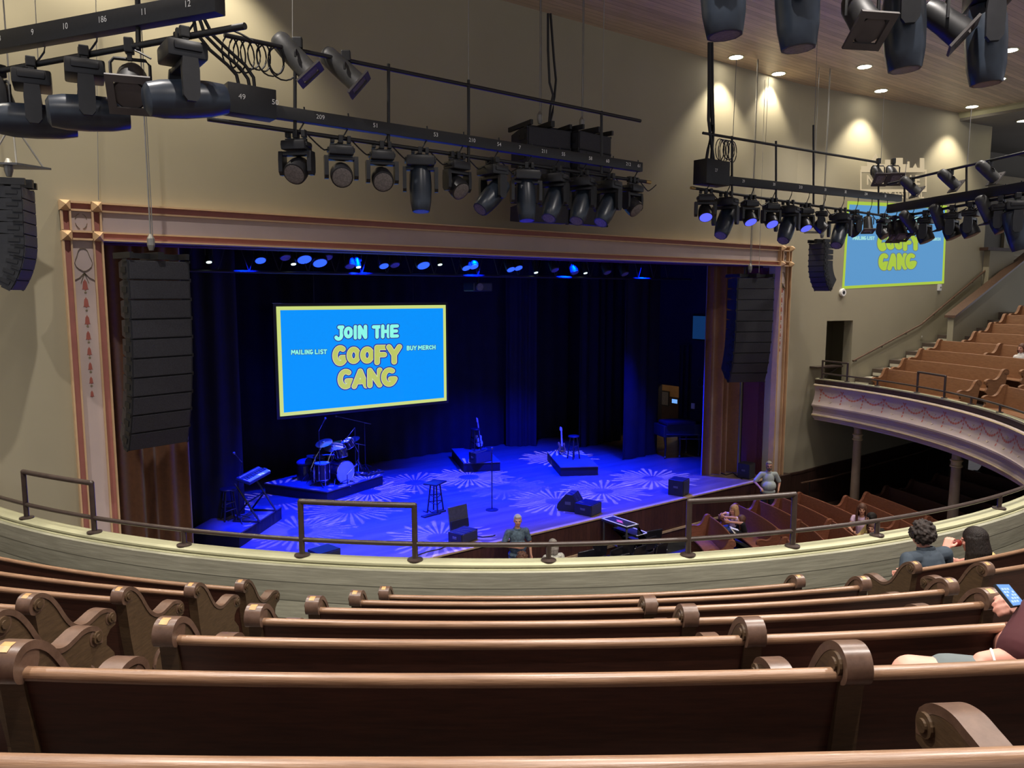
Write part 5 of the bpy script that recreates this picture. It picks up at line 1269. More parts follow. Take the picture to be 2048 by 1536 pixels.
# ---- middle rig (Y = 8.3)
YM = 8.3; P = lambda x, y: at_y(x, y, YM)
pipe('lower pipe of the middle light bar over the parapet, carrying the lights', P(415, 238), P(1295, 364), tip=P(1295, 364))
pipe('upper pipe of the middle light bar, with two cans at its left end', P(448, 70), P(1281, 242))
nums = [(.09, '209'), (.21, '51'), (.355, '53'), (.45, '210'), (.525, '54'), (.585, '7'), (.66, '211'), (.72, '55'), (.81, '58'), (.87, '60'), (.945, '212'), (.985, '61')]
raceway('long black power bar of the middle rig with white numbers', P(548, 224), P(1281, 335), .135, .10, [(f, s) for f, s in nums])
a = P(450, 197); c = P(546, 213); t, *_ = raceway('black junction box at the left end of the middle power bar', a, c, .30, .22, [(.28, '49'), (.97, '50')], name='junction_box')
rods('', [(lb, P(x, y0), P(x, y1)) for lb, x, y0, y1 in (('vertical rod of the middle rig below its first can', 590, 112, 284), ('second vertical rod of the middle rig', 777, 128, 302), ('third vertical rod of the middle rig', 937, 160, 326), ('rightmost vertical rod of the middle rig, before the loudspeaker cluster', 1203, 222, 348))], .02, 'rods of the middle rig')
wires([('thin wire above the first can of the middle rig', P(585, -60), P(585, 75)), ('thin wire above the third rod of the middle rig', P(937, -100), P(937, 168)), ('pale wire with chain above the right end of the middle rig', P(1209, -60), P(1205, 228)), ('pale thin wire hanging down the wall left of the stage opening', at_y(191, -40, 12.2), at_y(197, 400, 12.2)), ('dark wire at the upper left corner before the wall', at_y(68, -40, 11.6), at_y(76, 120, 11.6))])
fixture('can', P(595, 86), (.8, -.5), 'grey spotlight can on the upper pipe of the middle rig, left of the pair', 'cans on the middle upper pipe', 'lens_dark', 1.15, tilt=42)
fixture('can', P(692, 112), (.8, -.5), 'grey spotlight can on the upper pipe of the middle rig, right of the pair', 'cans on the middle upper pipe', 'lens_dark', 1.15, tilt=48)
MID = [(592, 268, 'wash', (-.7, -.7), 55, 'first from its left end, lens turned left'), (681, 279, 'wash', (-.2, -.6), 62, 'second from its left end, facing the seats'), (763, 290, 'wash', (-.2, -.6), 60, 'third from its left end, facing the seats'),
       (840, 301, 'spot', (-.3, -.6), 8, 'fourth from its left end, pointing down'), (914, 311, 'wash', (.1, -.7), 52, 'fifth from its left end, lens tipped down'), (985, 321, 'spot', (-.9, -.1), 48, 'sixth from its left end, angled left'),
       (1052, 331, 'spot', (-.2, -.5), 10, 'seventh from its left end, upright'), (1108, 338, 'spot', (-.8, -.4), 35, 'eighth from its left end, before the loudspeakers'), (1163, 346, 'spot', (-.8, -.4), 35, 'third from its right end, before the loudspeakers'), (1216, 353, 'spot', (-.8, -.2), 38, 'second from its right end, slanting left'), (1266, 360, 'wash', (.1, -.6), 50, 'last at its right end, dark lens')]
for (x, y, k, to, tl, lb) in MID:
    p = P(x, y); L__ = fixture(k, p, to, ('round moving wash light' if k == 'wash' else 'long moving spot light')+' on the middle bar, '+lb, 'lights on the middle bar', 'lens_dark', .92 if k == 'wash' else .85, tilt=tl)
    cord(L__, p+Vector((.1, 0, .30)), p+Vector((.02, .02, -.06)), .05); cord(L__, p+Vector((.14, 0, .0)), p+Vector((.5, 0, -.03)), .12)
coil('coil of black cable hung at the left end of the middle upper pipe', P(513, 82), Vector((1, 0, 0)), 9, .17, .55)
def bundle(labels, lists, Y, r=.02):
    for lb, l in zip(labels, lists): tag(MB().tube([at_y(x, y, Y) for x, y in l], r, 8).build('hanging_cable', 'cable', smooth=True), lb, 'cable', 'thick hanging cables')
bundle(['thick black cable drooping to the middle junction box, leftmost of three', 'thick black cable drooping to the middle junction box, centre of three', 'thick black cable drooping to the middle junction box, rightmost of three'], [[(385, 25), (392, 65), (420, 100), (455, 130), (473, 150), (478, 172)], [(395, 25), (410, 70), (445, 105), (480, 135), (496, 158), (500, 178)], [(402, 25), (425, 70), (462, 105), (490, 130), (507, 155), (510, 182)]], YM, .019)

# ---- right rig (Y = 9)
YR = 9.0; P = lambda x, y: at_y(x, y, YR)
pipe('lower pipe of the right light bar, carrying the lights', P(1385, 376), P(1806, 437), .024, tip=P(1385, 376))
pipe('upper pipe of the right light bar', P(1406, 266), P(1752, 324))
raceway('black power bar of the right rig with white tags', P(1452, 361), P(1800, 397), .15, .10, [(f, s) for f, s in ((.07, '29'), (.22, '30'), (.36, '213'), (.5, '31'), (.62, '32'), (.75, '214'), (.88, '33'))])
raceway('black junction box at the left end of the right power bar', P(1400, 343), P(1446, 350), .42, .3, [(.4, '27')], name='junction_box')
rods('', [(lb, P(x, y0), P(x, y1)) for lb, x, y0, y1 in (('first rod of the right rig, under the coil', 1464, 272, 384), ('second rod of the right rig', 1552, 282, 398), ('third rod of the right rig', 1627, 250, 410), ('fourth rod of the right rig, below the pair of lamps', 1757, 330, 428))], .02, 'rods of the right rig')
wires([('wire from the first ceiling light down to the right rig', P(1473, 120), P(1466, 272)), ('dark wire above the third rod of the right rig', P(1638, -30), P(1628, 290)), ('dark wire above the end of the right rig', P(1768, 190), P(1762, 320)), ('pale conduit down the wall beside the second ceiling light', at_wall(1538, 160, .05) if False else at_y(1537, 155, 12.3), at_y(1531, 290, 12.3)), ('thin wire from the ceiling to the right tall loudspeaker stack', at_y(1530, 160, 12.2), at_y(1518, 545, 11.6))])
RTS = [(1412, 382, 'wash', (-.5, -.6), 38, 'blue_lens', 'first from its left, glowing blue'), (1452, 388, 'spot', (-.8, -.25), 38, 'lens_dark', 'slanting down left beside the first blue one'), (1500, 394, 'wash', (-.2, -.6), 34, 'blue_lens', 'second glowing blue'), (1543, 400, 'wash', (-.25, -.6), 38, 'blue_lens', 'third glowing blue'), (1576, 405, 'spot', (-.8, -.25), 40, 'lens_dark', 'slanting down left, middle of three'),
       (1611, 410, 'wash', (-.2, -.6), 34, 'blue_lens', 'fourth, glowing violet'), (1644, 415, 'wash', (.3, -.6), 48, 'lens_dark', 'with a grey lens turned right'), (1681, 420, 'spot', (-.8, -.25), 40, 'lens_dark', 'slanting down left, last of three'), (1709, 424, 'wash', (.7, -.3), 50, 'lens_dark', 'turned right before the wall picture'), (1737, 427, 'par', (-.4, -.4), 20, 'lens_dark', 'small can before the wall picture'), (1768, 431, 'wash', (0, -.6), 40, 'lens_dark', 'last at its right end')]
for (x, y, k, to, tl, ln, lb) in RTS:
    p = P(x, y); L__ = fixture(k, p, to, {'wash': 'round moving wash light', 'spot': 'long moving spot light', 'par': 'par light'}[k]+' on the right bar, '+lb, 'lights on the right bar', ln, .92 if k != 'spot' else .95, tilt=tl)
    cord(L__, p+Vector((.12, 0, .34)), p+Vector((.02, .02, -.06)), .06); cord(L__, p+Vector((.14, 0, .0)), p+Vector((.6, 0, -.03)), .12)
coil('coil of black cable hung on the right upper pipe', P(1453, 280), Vector((1, 0, 0)), 7, .18, .35)
bundle(['thick black cable down to the right junction box, ending leftmost of three', 'thick black cable down to the right junction box, ending in the middle', 'thick black cable down to the right junction box, ending rightmost of three'], [[(1420, 85), (1421, 180), (1424, 250), (1416, 300), (1411, 328)], [(1424, 85), (1425, 200), (1427, 260), (1424, 300), (1422, 330)], [(1418, 85), (1418, 160), (1417, 240), (1423, 290), (1429, 332)]], YR, .026)
fixture('par', P(1757, 322), (-.5, -.7), 'lamp with a square frame ending the right upper pipe, left of two', 'lamps at the end of the right upper pipe', 'lens_dark', 1.15, tilt=50)
fixture('par', P(1787, 322), (-.55, -.7), 'lamp with a square frame ending the right upper pipe, right of two', 'lamps at the end of the right upper pipe', 'lens_dark', 1.15, tilt=50)

# ---- far right rig, running towards the camera along the right side
e0 = at_w(1760, 369, 16.0); e1 = at_w(2048, 305, 12.6); dv_ = (e1-e0)
def along(x):            # point of the far right pipe's vertical plane under pixel column x: solve on the plan line
    lo, hi = 0.0, 1.4
    for _ in range(40):
        m = (lo+hi)/2; q = e0+dv_*m; w_ = (q-EYE).dot(FW); X = 1024+F*((q-EYE).dot(RT))/w_
        if X < x: lo = m
        else: hi = m
    q = e0+dv_*lo; return q, (q-EYE).dot(FW)
def PF(x, y): q, w_ = along(x); d = ray(x, y); return EYE+d*w_
pipe('upper pipe of the far right light bar', PF(1776, 368), PF(2075, 299))
pipe('lower pipe of the far right light bar', PF(1780, 437), PF(2075, 384))
raceway('long black power bar of the far right rig', PF(1778, 418), PF(2075, 370), .17, .12)
rods('', [(lb, PF(x, y0), PF(x, y1)) for lb, x, y0, y1 in (('first rod of the far right rig', 1809, 350, 430), ('second rod of the far right rig', 1933, 330, 412))], .02, 'rods of the far right rig')
wires([('wire from the ceiling to the far right rig', PF(1943, 215), PF(1934, 332)), ('short dark wire above the first rod of the far right rig', PF(1814, 318), PF(1810, 352))])
for (x, y, lb) in ((1824, 357, 'leftmost, over the wall picture'), (1902, 343, 'middle of three'), (1980, 326, 'rightmost of three')):
    fixture('can', PF(x, y)-Vector((0, 0, .02)), (.75, -.45), 'black spotlight can on the far right upper pipe, '+lb, 'cans on the far right upper pipe', 'lens_dark', .95, tilt=52)
FR = [(1789, 436, 'par', (-.5, -.7), 30, 'left of the small lit pair'), (1803, 433, 'par', (-.5, -.7), 30, 'right of the small lit pair'), (1823, 431, 'can', (.6, -.4), 40, 'slanting right by the small pair'), (1853, 426, 'wash', (.1, -.5), 26, 'first open-yoke one, before the blue picture'), (1880, 421, 'can', (.5, -.4), 25, 'between two open-yoke ones'), (1907, 416, 'wash', (.1, -.5), 26, 'second open-yoke one, before the tan wall'), (1943, 410, 'wash', (.1, -.5), 26, 'third open-yoke one, before the tan wall'), (1975, 404, 'can', (.6, -.4), 30, 'before the wall corner'), (2004, 398, 'wash', (.1, -.5), 30, 'fourth open-yoke one, before the louvred door'), (2036, 392, 'spot', (.2, -.4), 15, 'at the right edge of the photo')]
for (x, y, k, to, tl, lb) in FR:
    p = PF(x, y); L__ = fixture(k, p, to, {'wash': 'moving wash light', 'spot': 'moving spot light', 'par': 'par light', 'can': 'spotlight can'}[k]+' on the far right bar, '+lb, 'lights on the far right bar', 'lens_dark', 1.05, tilt=tl)
    cord(L__, p+Vector((.1, 0, .26)), p+Vector((.02, .02, -.04)), .06); cord(L__, p+Vector((.0, .1, .0)), p+Vector((-.3, -.6, -.03)), .10)

# ---- near left rig
n1 = at_w(490, 52, 6.1); n0 = at_w(0, 142, 7.3); nv = n0-n1
def PN(x, y):
    lo, hi = -.3, 1.6
    for _ in range(40):
        m = (lo+hi)/2; q = n1+nv*m; w_ = (q-EYE).dot(FW); X = 1024+F*((q-EYE).dot(RT))/w_
        if X > x: lo = m
        else: hi = m
    q = n1+nv*lo; return EYE+ray(x, y)*((q-EYE).dot(FW))
pipe('pipe of the near left light bar at the upper left of the photo', PN(-90, 158), PN(490, 52), .027)
raceway('black power bar with white numbers at the upper left corner', PN(-60, 96), PN(440, 6), .17, .12, [(1-f, s) if False else (f, s) for f, s in ((.17, '8'), (.315, '9'), (.452, '10'), (.60, '186'), (.755, '11'), (.91, '12'))])
rods('', [('vertical rod of the near left bar', PN(274, -60), PN(277, 100))], .022)
LFR = [(62, 128, 'spot', (.85, -.1), 92, 'first from the left edge, body level'), (167, 107, 'spot', (.85, -.1), 93, 'second from the left edge, body level'), (363, 70, 'spot', (.9, .0), 98, 'third, nearest the middle')]
for (x, y, k, to, tl, lb) in LFR:
    p = PN(x, y); L__ = fixture(k, p, to, 'large moving spot light on the near left bar, '+lb, 'moving lights on the near left bar', 'lens_dark', 1.0, tilt=tl)
    cord(L__, p+Vector((.12, 0, .30)), p+Vector((.02, .02, -.06)), .06); cord(L__, p+Vector((.14, 0, .02)), p+Vector((.5, -.3, -.03)), -.08)
fixture('par', PN(258, 92), (-.25, -.85), 'black lamp with a square gel frame on the near left bar, between two moving lights', 'lamps on the near left bar', 'gel_frame', 1.25, tilt=52)
fixture('par', PN(-2, 142), (.6, .3), 'black lamp cut by the left edge of the photo', 'lamps on the near left bar', 'gel_frame', 1.2, tilt=20)
# ---- big hanging fixtures, upper right
g0 = at_w(1440, -60, 6.3); g1 = at_w(1965, -10, 7.9)
def PG(x, y): f = (x-1440)/(1965-1440); return at_w(x, y, 6.3+(7.9-6.3)*f)
pipe('pipe above the frame carrying the big lights at the upper right', PG(1350, -190), PG(2100, -95), .028)
for (x, yb, lb) in ((1442, 74, 'first from the left'), (1590, 100, 'second from the left'), (1803, 142, 'third from the left'), (1966, 170, 'last on the right')):
    tp = PG(x, yb); p = Vector((tp.x, tp.y, tp.z+1.06)); fixture('spot', p, (.3, -.4), 'big moving light hanging straight down at the upper right, '+lb, 'big lights at the upper right', 'lens_dark', 1.22, tilt=4)
tp = PG(1725, 5); fixture('par', tp+Vector((0, 0, .22)), (-.25, -.5), 'lamp with a drooping square frame between two big lights, cut by the top edge', 'lamps at the upper right', 'gel_frame', 1.35, tilt=40)
tp = PG(1893, 38); fixture('par', tp+Vector((0, 0, .30)), (.35, -.65), 'lamp with a square frame and pale lens between the two right big lights', 'lamps at the upper right', 'lens_dark', 1.3, tilt=48)
# ================================================================ people
def cap_(b, p0, r0, p1, r1, n=12, m=4):
    """tapered capsule"""
    p0, p1 = Vector(p0), Vector(p1); ax = p1-p0; L_ = ax.length
    if L_ < 1e-5: b.sphere(p0, max(r0, r1), n, 8); return
    R3 = ax.to_track_quat('Z', 'Y').to_matrix(); prof = []
    for i in range(m+1): a = -PI/2+PI/2*i/m; prof.append((r0*cos(a), r0*sin(a)))
    for i in range(m+1): a = PI/2*i/m; prof.append((r1*cos(a), L_+r1*sin(a)))
    b.lathe(prof, n, p0, R3)
def chain(b, pts, rs, n=12):
    for i in range(len(pts)-1): cap_(b, pts[i], rs[i], pts[i+1], rs[i+1], n)
def fuse(b, name, m, parent, vox, it=5):
    """one continuous skin over the overlapping masses"""
    o = b.build('mass', m, None, doubles=False)
    md = o.modifiers.new('r', 'REMESH'); md.mode = 'VOXEL'; md.voxel_size = vox; md.use_smooth_shade = True
    sm = o.modifiers.new('s', 'SMOOTH'); sm.iterations = it; sm.factor = .5
    dg = bpy.context.evaluated_depsgraph_get(); dg.update()
    me = bpy.data.meshes.new_from_object(o.evaluated_get(dg)); me.name = name
    me.transform(WM[parent.name].inverted())
    bpy.data.objects.remove(o)
    me.polygons.foreach_set('use_smooth', [True]*len(me.polygons)); me.materials.clear(); me.materials.append(MT[m])
    q = bpy.data.objects.new(name, me); C.objects.link(q); q.parent = parent; WM[q.name] = WM[parent.name]; return q
def hand(b, wrist, d, nrm, k=1.0, curl=.5, side=1, grip=None):
    """palm, five unequal bent fingers; d = direction of the hand, nrm = palm normal (fingers curl towards it), side = which side the thumb leaves"""
    d = Vector(d).normalized(); nrm = Vector(nrm); nrm = (nrm-d*nrm.dot(d)).normalized(); w = d.cross(nrm)*side; wrist = Vector(wrist)
    pc = wrist+d*.045*k
    for u in (-.028, -.01, .01, .028): cap_(b, wrist+w*(u*.7*k), .017*k, wrist+d*(.085*k)+w*(u*k), .013*k, 8, 3)
    for i, (u, L_) in enumerate(((.031, .066), (.011, .076), (-.010, .071), (-.029, .056))):
        p = wrist+d*(.085*k)+w*(u*k); a = 0; r = .0098*k
        for j, f in enumerate((.45, .32, .23)):
            a += curl*(.8 if j == 0 else 1.0)+i*.04; q = p+(d*cos(a)+nrm*sin(a))*(L_*f*k); cap_(b, p, r, q, r*.92, 8, 3); p = q; r *= .92
    p = wrist+d*(.022*k)+w*(.026*k); q = p+(d*.6+w*.75+nrm*.25).normalized()*(.036*k); e = q+(d*.9+w*.15+nrm*(.3+curl*.5)).normalized()*(.032*k); f = e+(d*.9-w*.15+nrm*(.3+curl*.6)).normalized()*(.024*k)
    chain(b, [p, q, e, f], [.014*k, .0125*k, .011*k, .009*k], 8)
def human(label, loc, face, sit=False, hz=None, lean=.02, k=1.0, arms=None, vox=.011, skin='skin', shirt='polo_grey', sleeve=.16, trouser='trouser_black', legs=True, hair='short', hair_m='hair_grey', head_yaw=0, head_pitch=0, head_at=None, belly=0, female=False, face_on=True, beard=None, glasses=False, curl=.5, shoes=True, collar=None, knees=None, group=None, roll=0, neck=.195, wide=0):
    fx = Vector((face[0], face[1], 0)).normalized(); rz = math.atan2(-fx.x, fx.y)
    seat = .46
    hz = hz or (1.235 if sit else 1.60*k)
    nb = Vector((0, lean*.75, hz-neck)); hc = Vector((0, lean+.025, hz))
    if head_at is not None:
        off = Matrix.Rotation(rz, 3, 'Z') @ Vector((hc.x, hc.y, 0)); loc = Vector((head_at.x-off.x, head_at.y-off.y, loc[2]))
    t = thing('person', label, 'person', loc, rz, group)
    pel = Vector((0, 0, seat+.09)) if sit else Vector((0, 0, .93*k))
    sw = (.165 if female else .185)+wide
    sh = [Vector((s*sw, nb.y-.01, nb.z-.035)) for s in (-1, 1)]
    hip = [pel+Vector((s*.09, 0, -.02)) for s in (-1, 1)]
    if sit: kn = knees or [Vector((s*.12, .43, .50)) for s in (-1, 1)]; an = [Vector((q.x, q.y+.02, .09)) for q in kn]
    else: kn = [Vector((s*.10, .02, .50*k)) for s in (-1, 1)]; an = [Vector((s*.115, -.01, .085)) for s in (-1, 1)]
    arms = arms or [((-.26, .02, nb.z-.30), (-.25, .10, nb.z-.54)), ((.26, .02, nb.z-.30), (.25, .10, nb.z-.54))]
    el = [Vector(a[0]) for a in arms]; wr = [Vector(a[1]) for a in arms]
    def wrld(b):                     # local points -> stay local (parented)
        b.v = [WM[t.name] @ Vector(v) for v in b.v]; return b
    # ---- body
    b = MB(); ch = pel.lerp(nb, .68)
    b.sphere(pel, (.14, .10, .11), 14, 8); b.sphere(ch, (.135, .09, .15), 14, 8); chain(b, [pel, ch, nb], [.10, .11, .06])
    cap_(b, sh[0], .055, sh[1], .055)
    cap_(b, nb-Vector((0, 0, .02)), .058, hc-Vector((0, .012, .06)), .050)
    HR = Matrix.Rotation(head_yaw, 3, 'Z') @ Matrix.Rotation(-head_pitch, 3, 'X') @ Matrix.Rotation(roll, 3, 'Y')
    H = lambda x, y, z: hc+HR @ Vector((x, y, z))*1.0
    b.sphere(H(0, -.012, .03), (.076, .094, .090), 18, 12, HR); b.sphere(H(0, .022, -.035), (.060, .068, .080), 16, 10, HR); b.sphere(H(0, .052, -.088), (.030, .026, .024), 10, 6, HR)
    cap_(b, H(0, .090, .012), .009, H(0, .104, -.024), .014, 8); 
    for s in (-1, 1):
        b.sphere(H(s*.076, -.008, -.005), (.012, .022, .034), 8, 6, HR); cap_(b, H(s*.018, .083, .022), .010, H(s*.046, .074, .022), .009, 8); b.sphere(H(s*.042, .058, -.022), (.024, .020, .020), 8, 6, HR)
    for i, s in enumerate((-1, 1)):
        chain(b, [sh[i], el[i], wr[i]], [.045 if female else .050, .037, .026])
        fd = (wr[i]-el[i]).normalized(); nr = arms[i][2] if len(arms[i]) > 2 else (-s*.8, .3, 0)
        hd = arms[i][3] if len(arms[i]) > 3 else fd
        hand(b, wr[i]+fd*.01, hd, nr, 1.0, curl, side=1 if s > 0 else -1)
        chain(b, [hip[i], kn[i], an[i]], [.078, .052, .034]); cap_(b, an[i]+Vector((0, -.02, -.045)), .032, an[i]+Vector((0, .13, -.055)), .026)
    fuse(wrld(b), 'body', skin, t, vox)
    # ---- face
    if face_on:
        b = MB()
        for s in (-1, 1): b.sphere(H(s*.031, .079, .006), (.012, .007, .006), 8, 6, HR)
        wrld(b).build('eyes', 'eye_dark', t, smooth=True)
        b = MB(); cap_(b, H(-.02, .082, -.052), .006, H(.02, .082, -.052), .006, 8); wrld(b).build('mouth', 'lip_col', t, smooth=True)
        b = MB()
        for s in (-1, 1): cap_(b, H(s*.016, .093, .026), .005, H(s*.048, .080, .028), .004, 6)
        wrld(b).build('eyebrows', hair_m, t, smooth=True)
    if beard:
        b = MB(); b.sphere(H(0, .046, -.082), (.052, .046, .042), 14, 8, HR); b.sphere(H(0, .085, -.040), (.034, .012, .010), 8, 6, HR)
        for s in (-1, 1): cap_(b, H(s*.064, .010, -.02), .014, H(s*.045, .05, -.075), .02, 8)
        fuse(wrld(b), 'beard', beard, t, vox*.8)
    if glasses:
        b = MB()
        for s in (-1, 1): b.tube([H(s*.032+.022*cos(a), .098, .008+.016*sin(a)) for a in [2*PI*i/10 for i in range(10)]], .0035, 5, closed=True); b.tube([H(s*.054, .095, .01), H(s*.082, .0, .008)], .0035, 5)
        wrld(b).build('glasses', 'black_plastic', t)
    # ---- hair
    b = MB(); rnd = random.Random(len(label))
    if hair == 'short':
        b.sphere(H(0, -.028, .042), (.084, .094, .092), 16, 10, HR); b.sphere(H(0, .02, .085), (.066, .07, .04), 12, 8, HR); b.sphere(H(0, -.055, -.02), (.070, .055, .06), 12, 8, HR)
    elif hair == 'curly':
        for i in range(420):
            u = rnd.random()*2*PI; v = rnd.uniform(-.55, 1); c = math.sqrt(max(0, 1-v*v)); x, y, z = c*cos(u), c*sin(u), v
            if y > .45 and z < .45: continue
            q = rnd.uniform(.86, 1.08); b.sphere(H(x*.098*q, -.02+y*.112*q, .04+z*.102*q), rnd.uniform(.010, .017), 6, 4)
        b.sphere(H(0, -.02, .04), (.088, .10, .095), 14, 8, HR)
    elif hair == 'long':
        b.sphere(H(0, -.024, .042), (.096, .110, .102), 16, 10, HR)
        for i in range(46):
            u = -PI*.12+PI*1.24*i/45; x, y = cos(u)*.084, -sin(u)*.094
            z0 = .03+.02*rnd.random(); L_ = rnd.uniform(.30, .40)
            p0 = H(x, y-.012, z0); p1 = H(x*1.22, y*1.16-.02, -.09); p2 = Vector((p1.x*1.0+rnd.uniform(-.015, .015), p1.y+rnd.uniform(-.012, .006), p1.z-L_*.35)); p3 = p2+Vector((-p2.x*.12+rnd.uniform(-.02, .02), rnd.uniform(-.01, .015), -L_*.3))
            chain(b, [p0, p1, p2, p3], [.022, .024, .020, .010], 6)
    elif hair == 'bob':
        b.sphere(H(0, -.02, .04), (.090, .102, .098), 16, 10, HR)
        for i in range(30):
            u = -PI*.1+PI*1.2*i/29; x, y = cos(u)*.082, -sin(u)*.092; chain(b, [H(x, y-.012, .03), H(x*1.12, y*1.1-.015, -.06), H(x*1.0+rnd.uniform(-.012, .012), y*1.0-.02, -.13-rnd.random()*.03)], [.024, .026, .014], 6)
    if hair: fuse(wrld(b), 'hair', hair_m, t, .0055 if hair == 'curly' and vox < .01 else min(vox, .008), 1 if hair in ('curly',) else 3)
    # ---- clothes
    b = MB(); inf = .018
    hem = pel+Vector((0, 0, -.05 if not sit else -.02))
    b.sphere(ch, (.158 if not female else .14, .115+belly*.3, .17), 16, 10); b.sphere(pel.lerp(nb, .30)+Vector((0, belly*.55, 0)), (.155+belly*.5, .115+belly*.75, .16), 16, 10); b.sphere(hem+Vector((0, belly*.2, .03)), (.165+belly*.4, .122+belly*.5, .09), 14, 8)
    chain(b, [pel, ch], [.125, .13]); cap_(b, sh[0], .066, sh[1], .066); cap_(b, nb-Vector((0, 0, .05)), .085, nb-Vector((0, 0, .005)), .068)
    for i in range(2):
        m_ = sh[i].lerp(el[i], min(1, sleeve/ .29)); chain(b, [sh[i], m_], [.068, .060])
        if sleeve > .3: chain(b, [el[i], el[i].lerp(wr[i], min(1, (sleeve-.29)/.25))], [.055, .044]); cap_(b, sh[i], .066, el[i], .055)
    so = fuse(wrld(b), 'shirt', shirt, t, vox)
    if collar:
        b = MB(); b.tube([nb+Vector((.066*cos(a), .060*sin(a)+.004, .030+.012*sin(a)*-1)) for a in [2*PI*i/16 for i in range(16)]], .014, 6, closed=True, ry=.022); wrld(b).build('collar', collar, so, smooth=True)
    if trouser:
        b = MB(); b.sphere(pel, (.158, .118, .12), 14, 8)
        for i in range(2):
            e = an[i]+Vector((0, 0, .02)) if legs is True else kn[i].lerp(an[i], .0); cap_(b, hip[i], .092, kn[i], .070)
            if legs is True: cap_(b, kn[i], .068, e, .056)
        fuse(wrld(b), 'trousers' if legs is True else 'shorts', trouser, t, vox)
    if shoes:
        for i in range(2):
            b = MB(); cap_(b, an[i]+Vector((0, -.03, -.045)), .042, an[i]+Vector((0, .15, -.052)), .034); b.box(an[i]+Vector((0, .06, -.075)), (.085, .25, .02), None, .008); fuse(wrld(b), 'shoe', 'black_plastic', t, .012)
    return t
def toC(p): v = Vector((-p.x, -p.y)); return v.normalized()
# man standing before the stage
p = at_y(1034, 1075, 11.92); fl = (p.x, 11.92, 0.012)
human('man in a blue patterned shirt standing before the stage, one hand on his stomach', fl, (-.30, -.95), k=1.0, hz=1.60, arms=[((-.28, -.02, 1.12), (-.27, .08, .88)), ((.31, .03, 1.12), (.06, .27, 1.12), (.0, -1, .2), (-1, .1, .05))], shirt='shirt_camo', sleeve=.22, trouser='jeans', hair='short', hair_m='hair_white', head_yaw=-.25, belly=.07, collar='shirt_camo', vox=.010)
p = at_y(1535, 965, 11.9)
human('bearded man in a grey polo shirt leaning on the right end of the stage', (p.x+.02, 11.9, 0.012), (-.62, -.78), hz=1.60, arms=[((-.33, -.08, 1.13), (-.25, .10, .96)), ((.36, .02, 1.16), (.27, .20, 1.06), (0, 0, -1))], shirt='polo_grey', sleeve=.24, trouser='trouser_black', hair='short', hair_m='hair_grey', belly=.09, beard='beard', glasses=True, head_yaw=-.2, collar='polo_grey', vox=.010)
def seated(label, px_, R, face, hz=None, **kw):
    h = at_r(px_[0], px_[1], R) if R else at_z(px_[0], px_[1], hz); 
    return human(label, (0, 0, 0.0), face, sit=True, hz=h.z, head_at=h, **kw)
def stagew(p): return (O.x-p.x, O.y-p.y)
h = at_z(1105, 1090, 1.22); seated('grey-haired person in a pale floral top seated before the stage, seen from behind', (1105, 1090), None, (.25, 1), hz=1.22, shirt='top_floral', sleeve=.5, trouser='jeans', hair='bob', hair_m='hair_grey', female=True, face_on=False)
seated('person with curly brown hair and a red top, seated just above the parapet', (1043, 1117), None, (.2, 1), hz=1.20, shirt='cup_red', sleeve=.3, trouser='jeans', hair='curly', hair_m='hair_brown', female=True, face_on=False)
seated('blond woman in a white top seated on a floor pew, looking left', (1467, 1020), 5.62, (-.75, .3), shirt='top_pink', sleeve=.2, trouser='jeans', hair='long', hair_m='hair_blond', female=True, head_yaw=.2, arms=[((-.22, .12, .86), (-.05, .32, .86)), ((.22, .12, .86), (.06, .32, .88))])
seated('woman in a black top on a floor pew, holding a white paper', (1480, 1040), 5.68, (-.85, .42), shirt='shirt_black', sleeve=.26, trouser='trouser_black', hair='long', hair_m='hair_brown', female=True, head_pitch=-.4, arms=[((-.24, .10, .80), (-.10, .34, .80)), ((.24, .10, .80), (.10, .34, .82))])
h = at_r(1467, 1062, 5.35); t = thing('folded_paper', 'white folded paper held by the woman in black', 'paper', h); b = MB(); r5 = Matrix.Rotation(.6, 3, 'Z') @ Matrix.Rotation(.9, 3, 'X'); b.box(h, (.16, .22, .006), r5); b.box(h+Vector((.05, .02, .04)), (.14, .2, .006), Matrix.Rotation(.9, 3, 'Z') @ Matrix.Rotation(.3, 3, 'X')); b.build('sheet', 'paper', t)
seated('woman in a pale pink top on a floor pew, leaning over the back', (1724, 1019), 8.02, (-.80, -.25), shirt='top_pink', sleeve=.08, trouser='jeans', hair='long', hair_m='hair_brown', female=True, lean=.10, head_yaw=.2, arms=[((-.26, .16, .92), (-.14, .40, .84)), ((.24, .2, .90), (.10, .42, .86))])
seated('woman with long dark hair and tan jacket, back turned, on a floor pew', (1741, 1037), 7.98, (-.75, .55), shirt='jacket_tan', sleeve=.5, trouser='jeans', hair='long', hair_m='hair_dark', female=True, arms=[((-.27, .14, .88), (-.2, .40, .84)), ((.24, .1, .86), (.2, .32, .72))])
seated('woman in a white top, second from the front of the seated group of four', (1745, 1057), 7.92, (-.85, .05), shirt='top_white', sleeve=.2, trouser='jeans', hair='bob', hair_m='hair_brown', female=True, head_yaw=.1)
seated('person with dark curly hair in a light blue top, nearest of the group of four', (1758, 1070), 7.9, (-.5, .8), shirt='top_lightblue', sleeve=.25, trouser='jeans', hair='curly', hair_m='hair_dark', female=True, face_on=False)
h = at_r(2044, 697, RJ(3)-.30); hz_ = h.z-FJ(3); t = human('person in a white top at the right edge, on the right balcony pews', (0, 0, FJ(3)), (-.9, .3), sit=True, hz=hz_, head_at=h, shirt='top_white', sleeve=.5, trouser='jeans', hair='bob', hair_m='hair_brown', female=True)
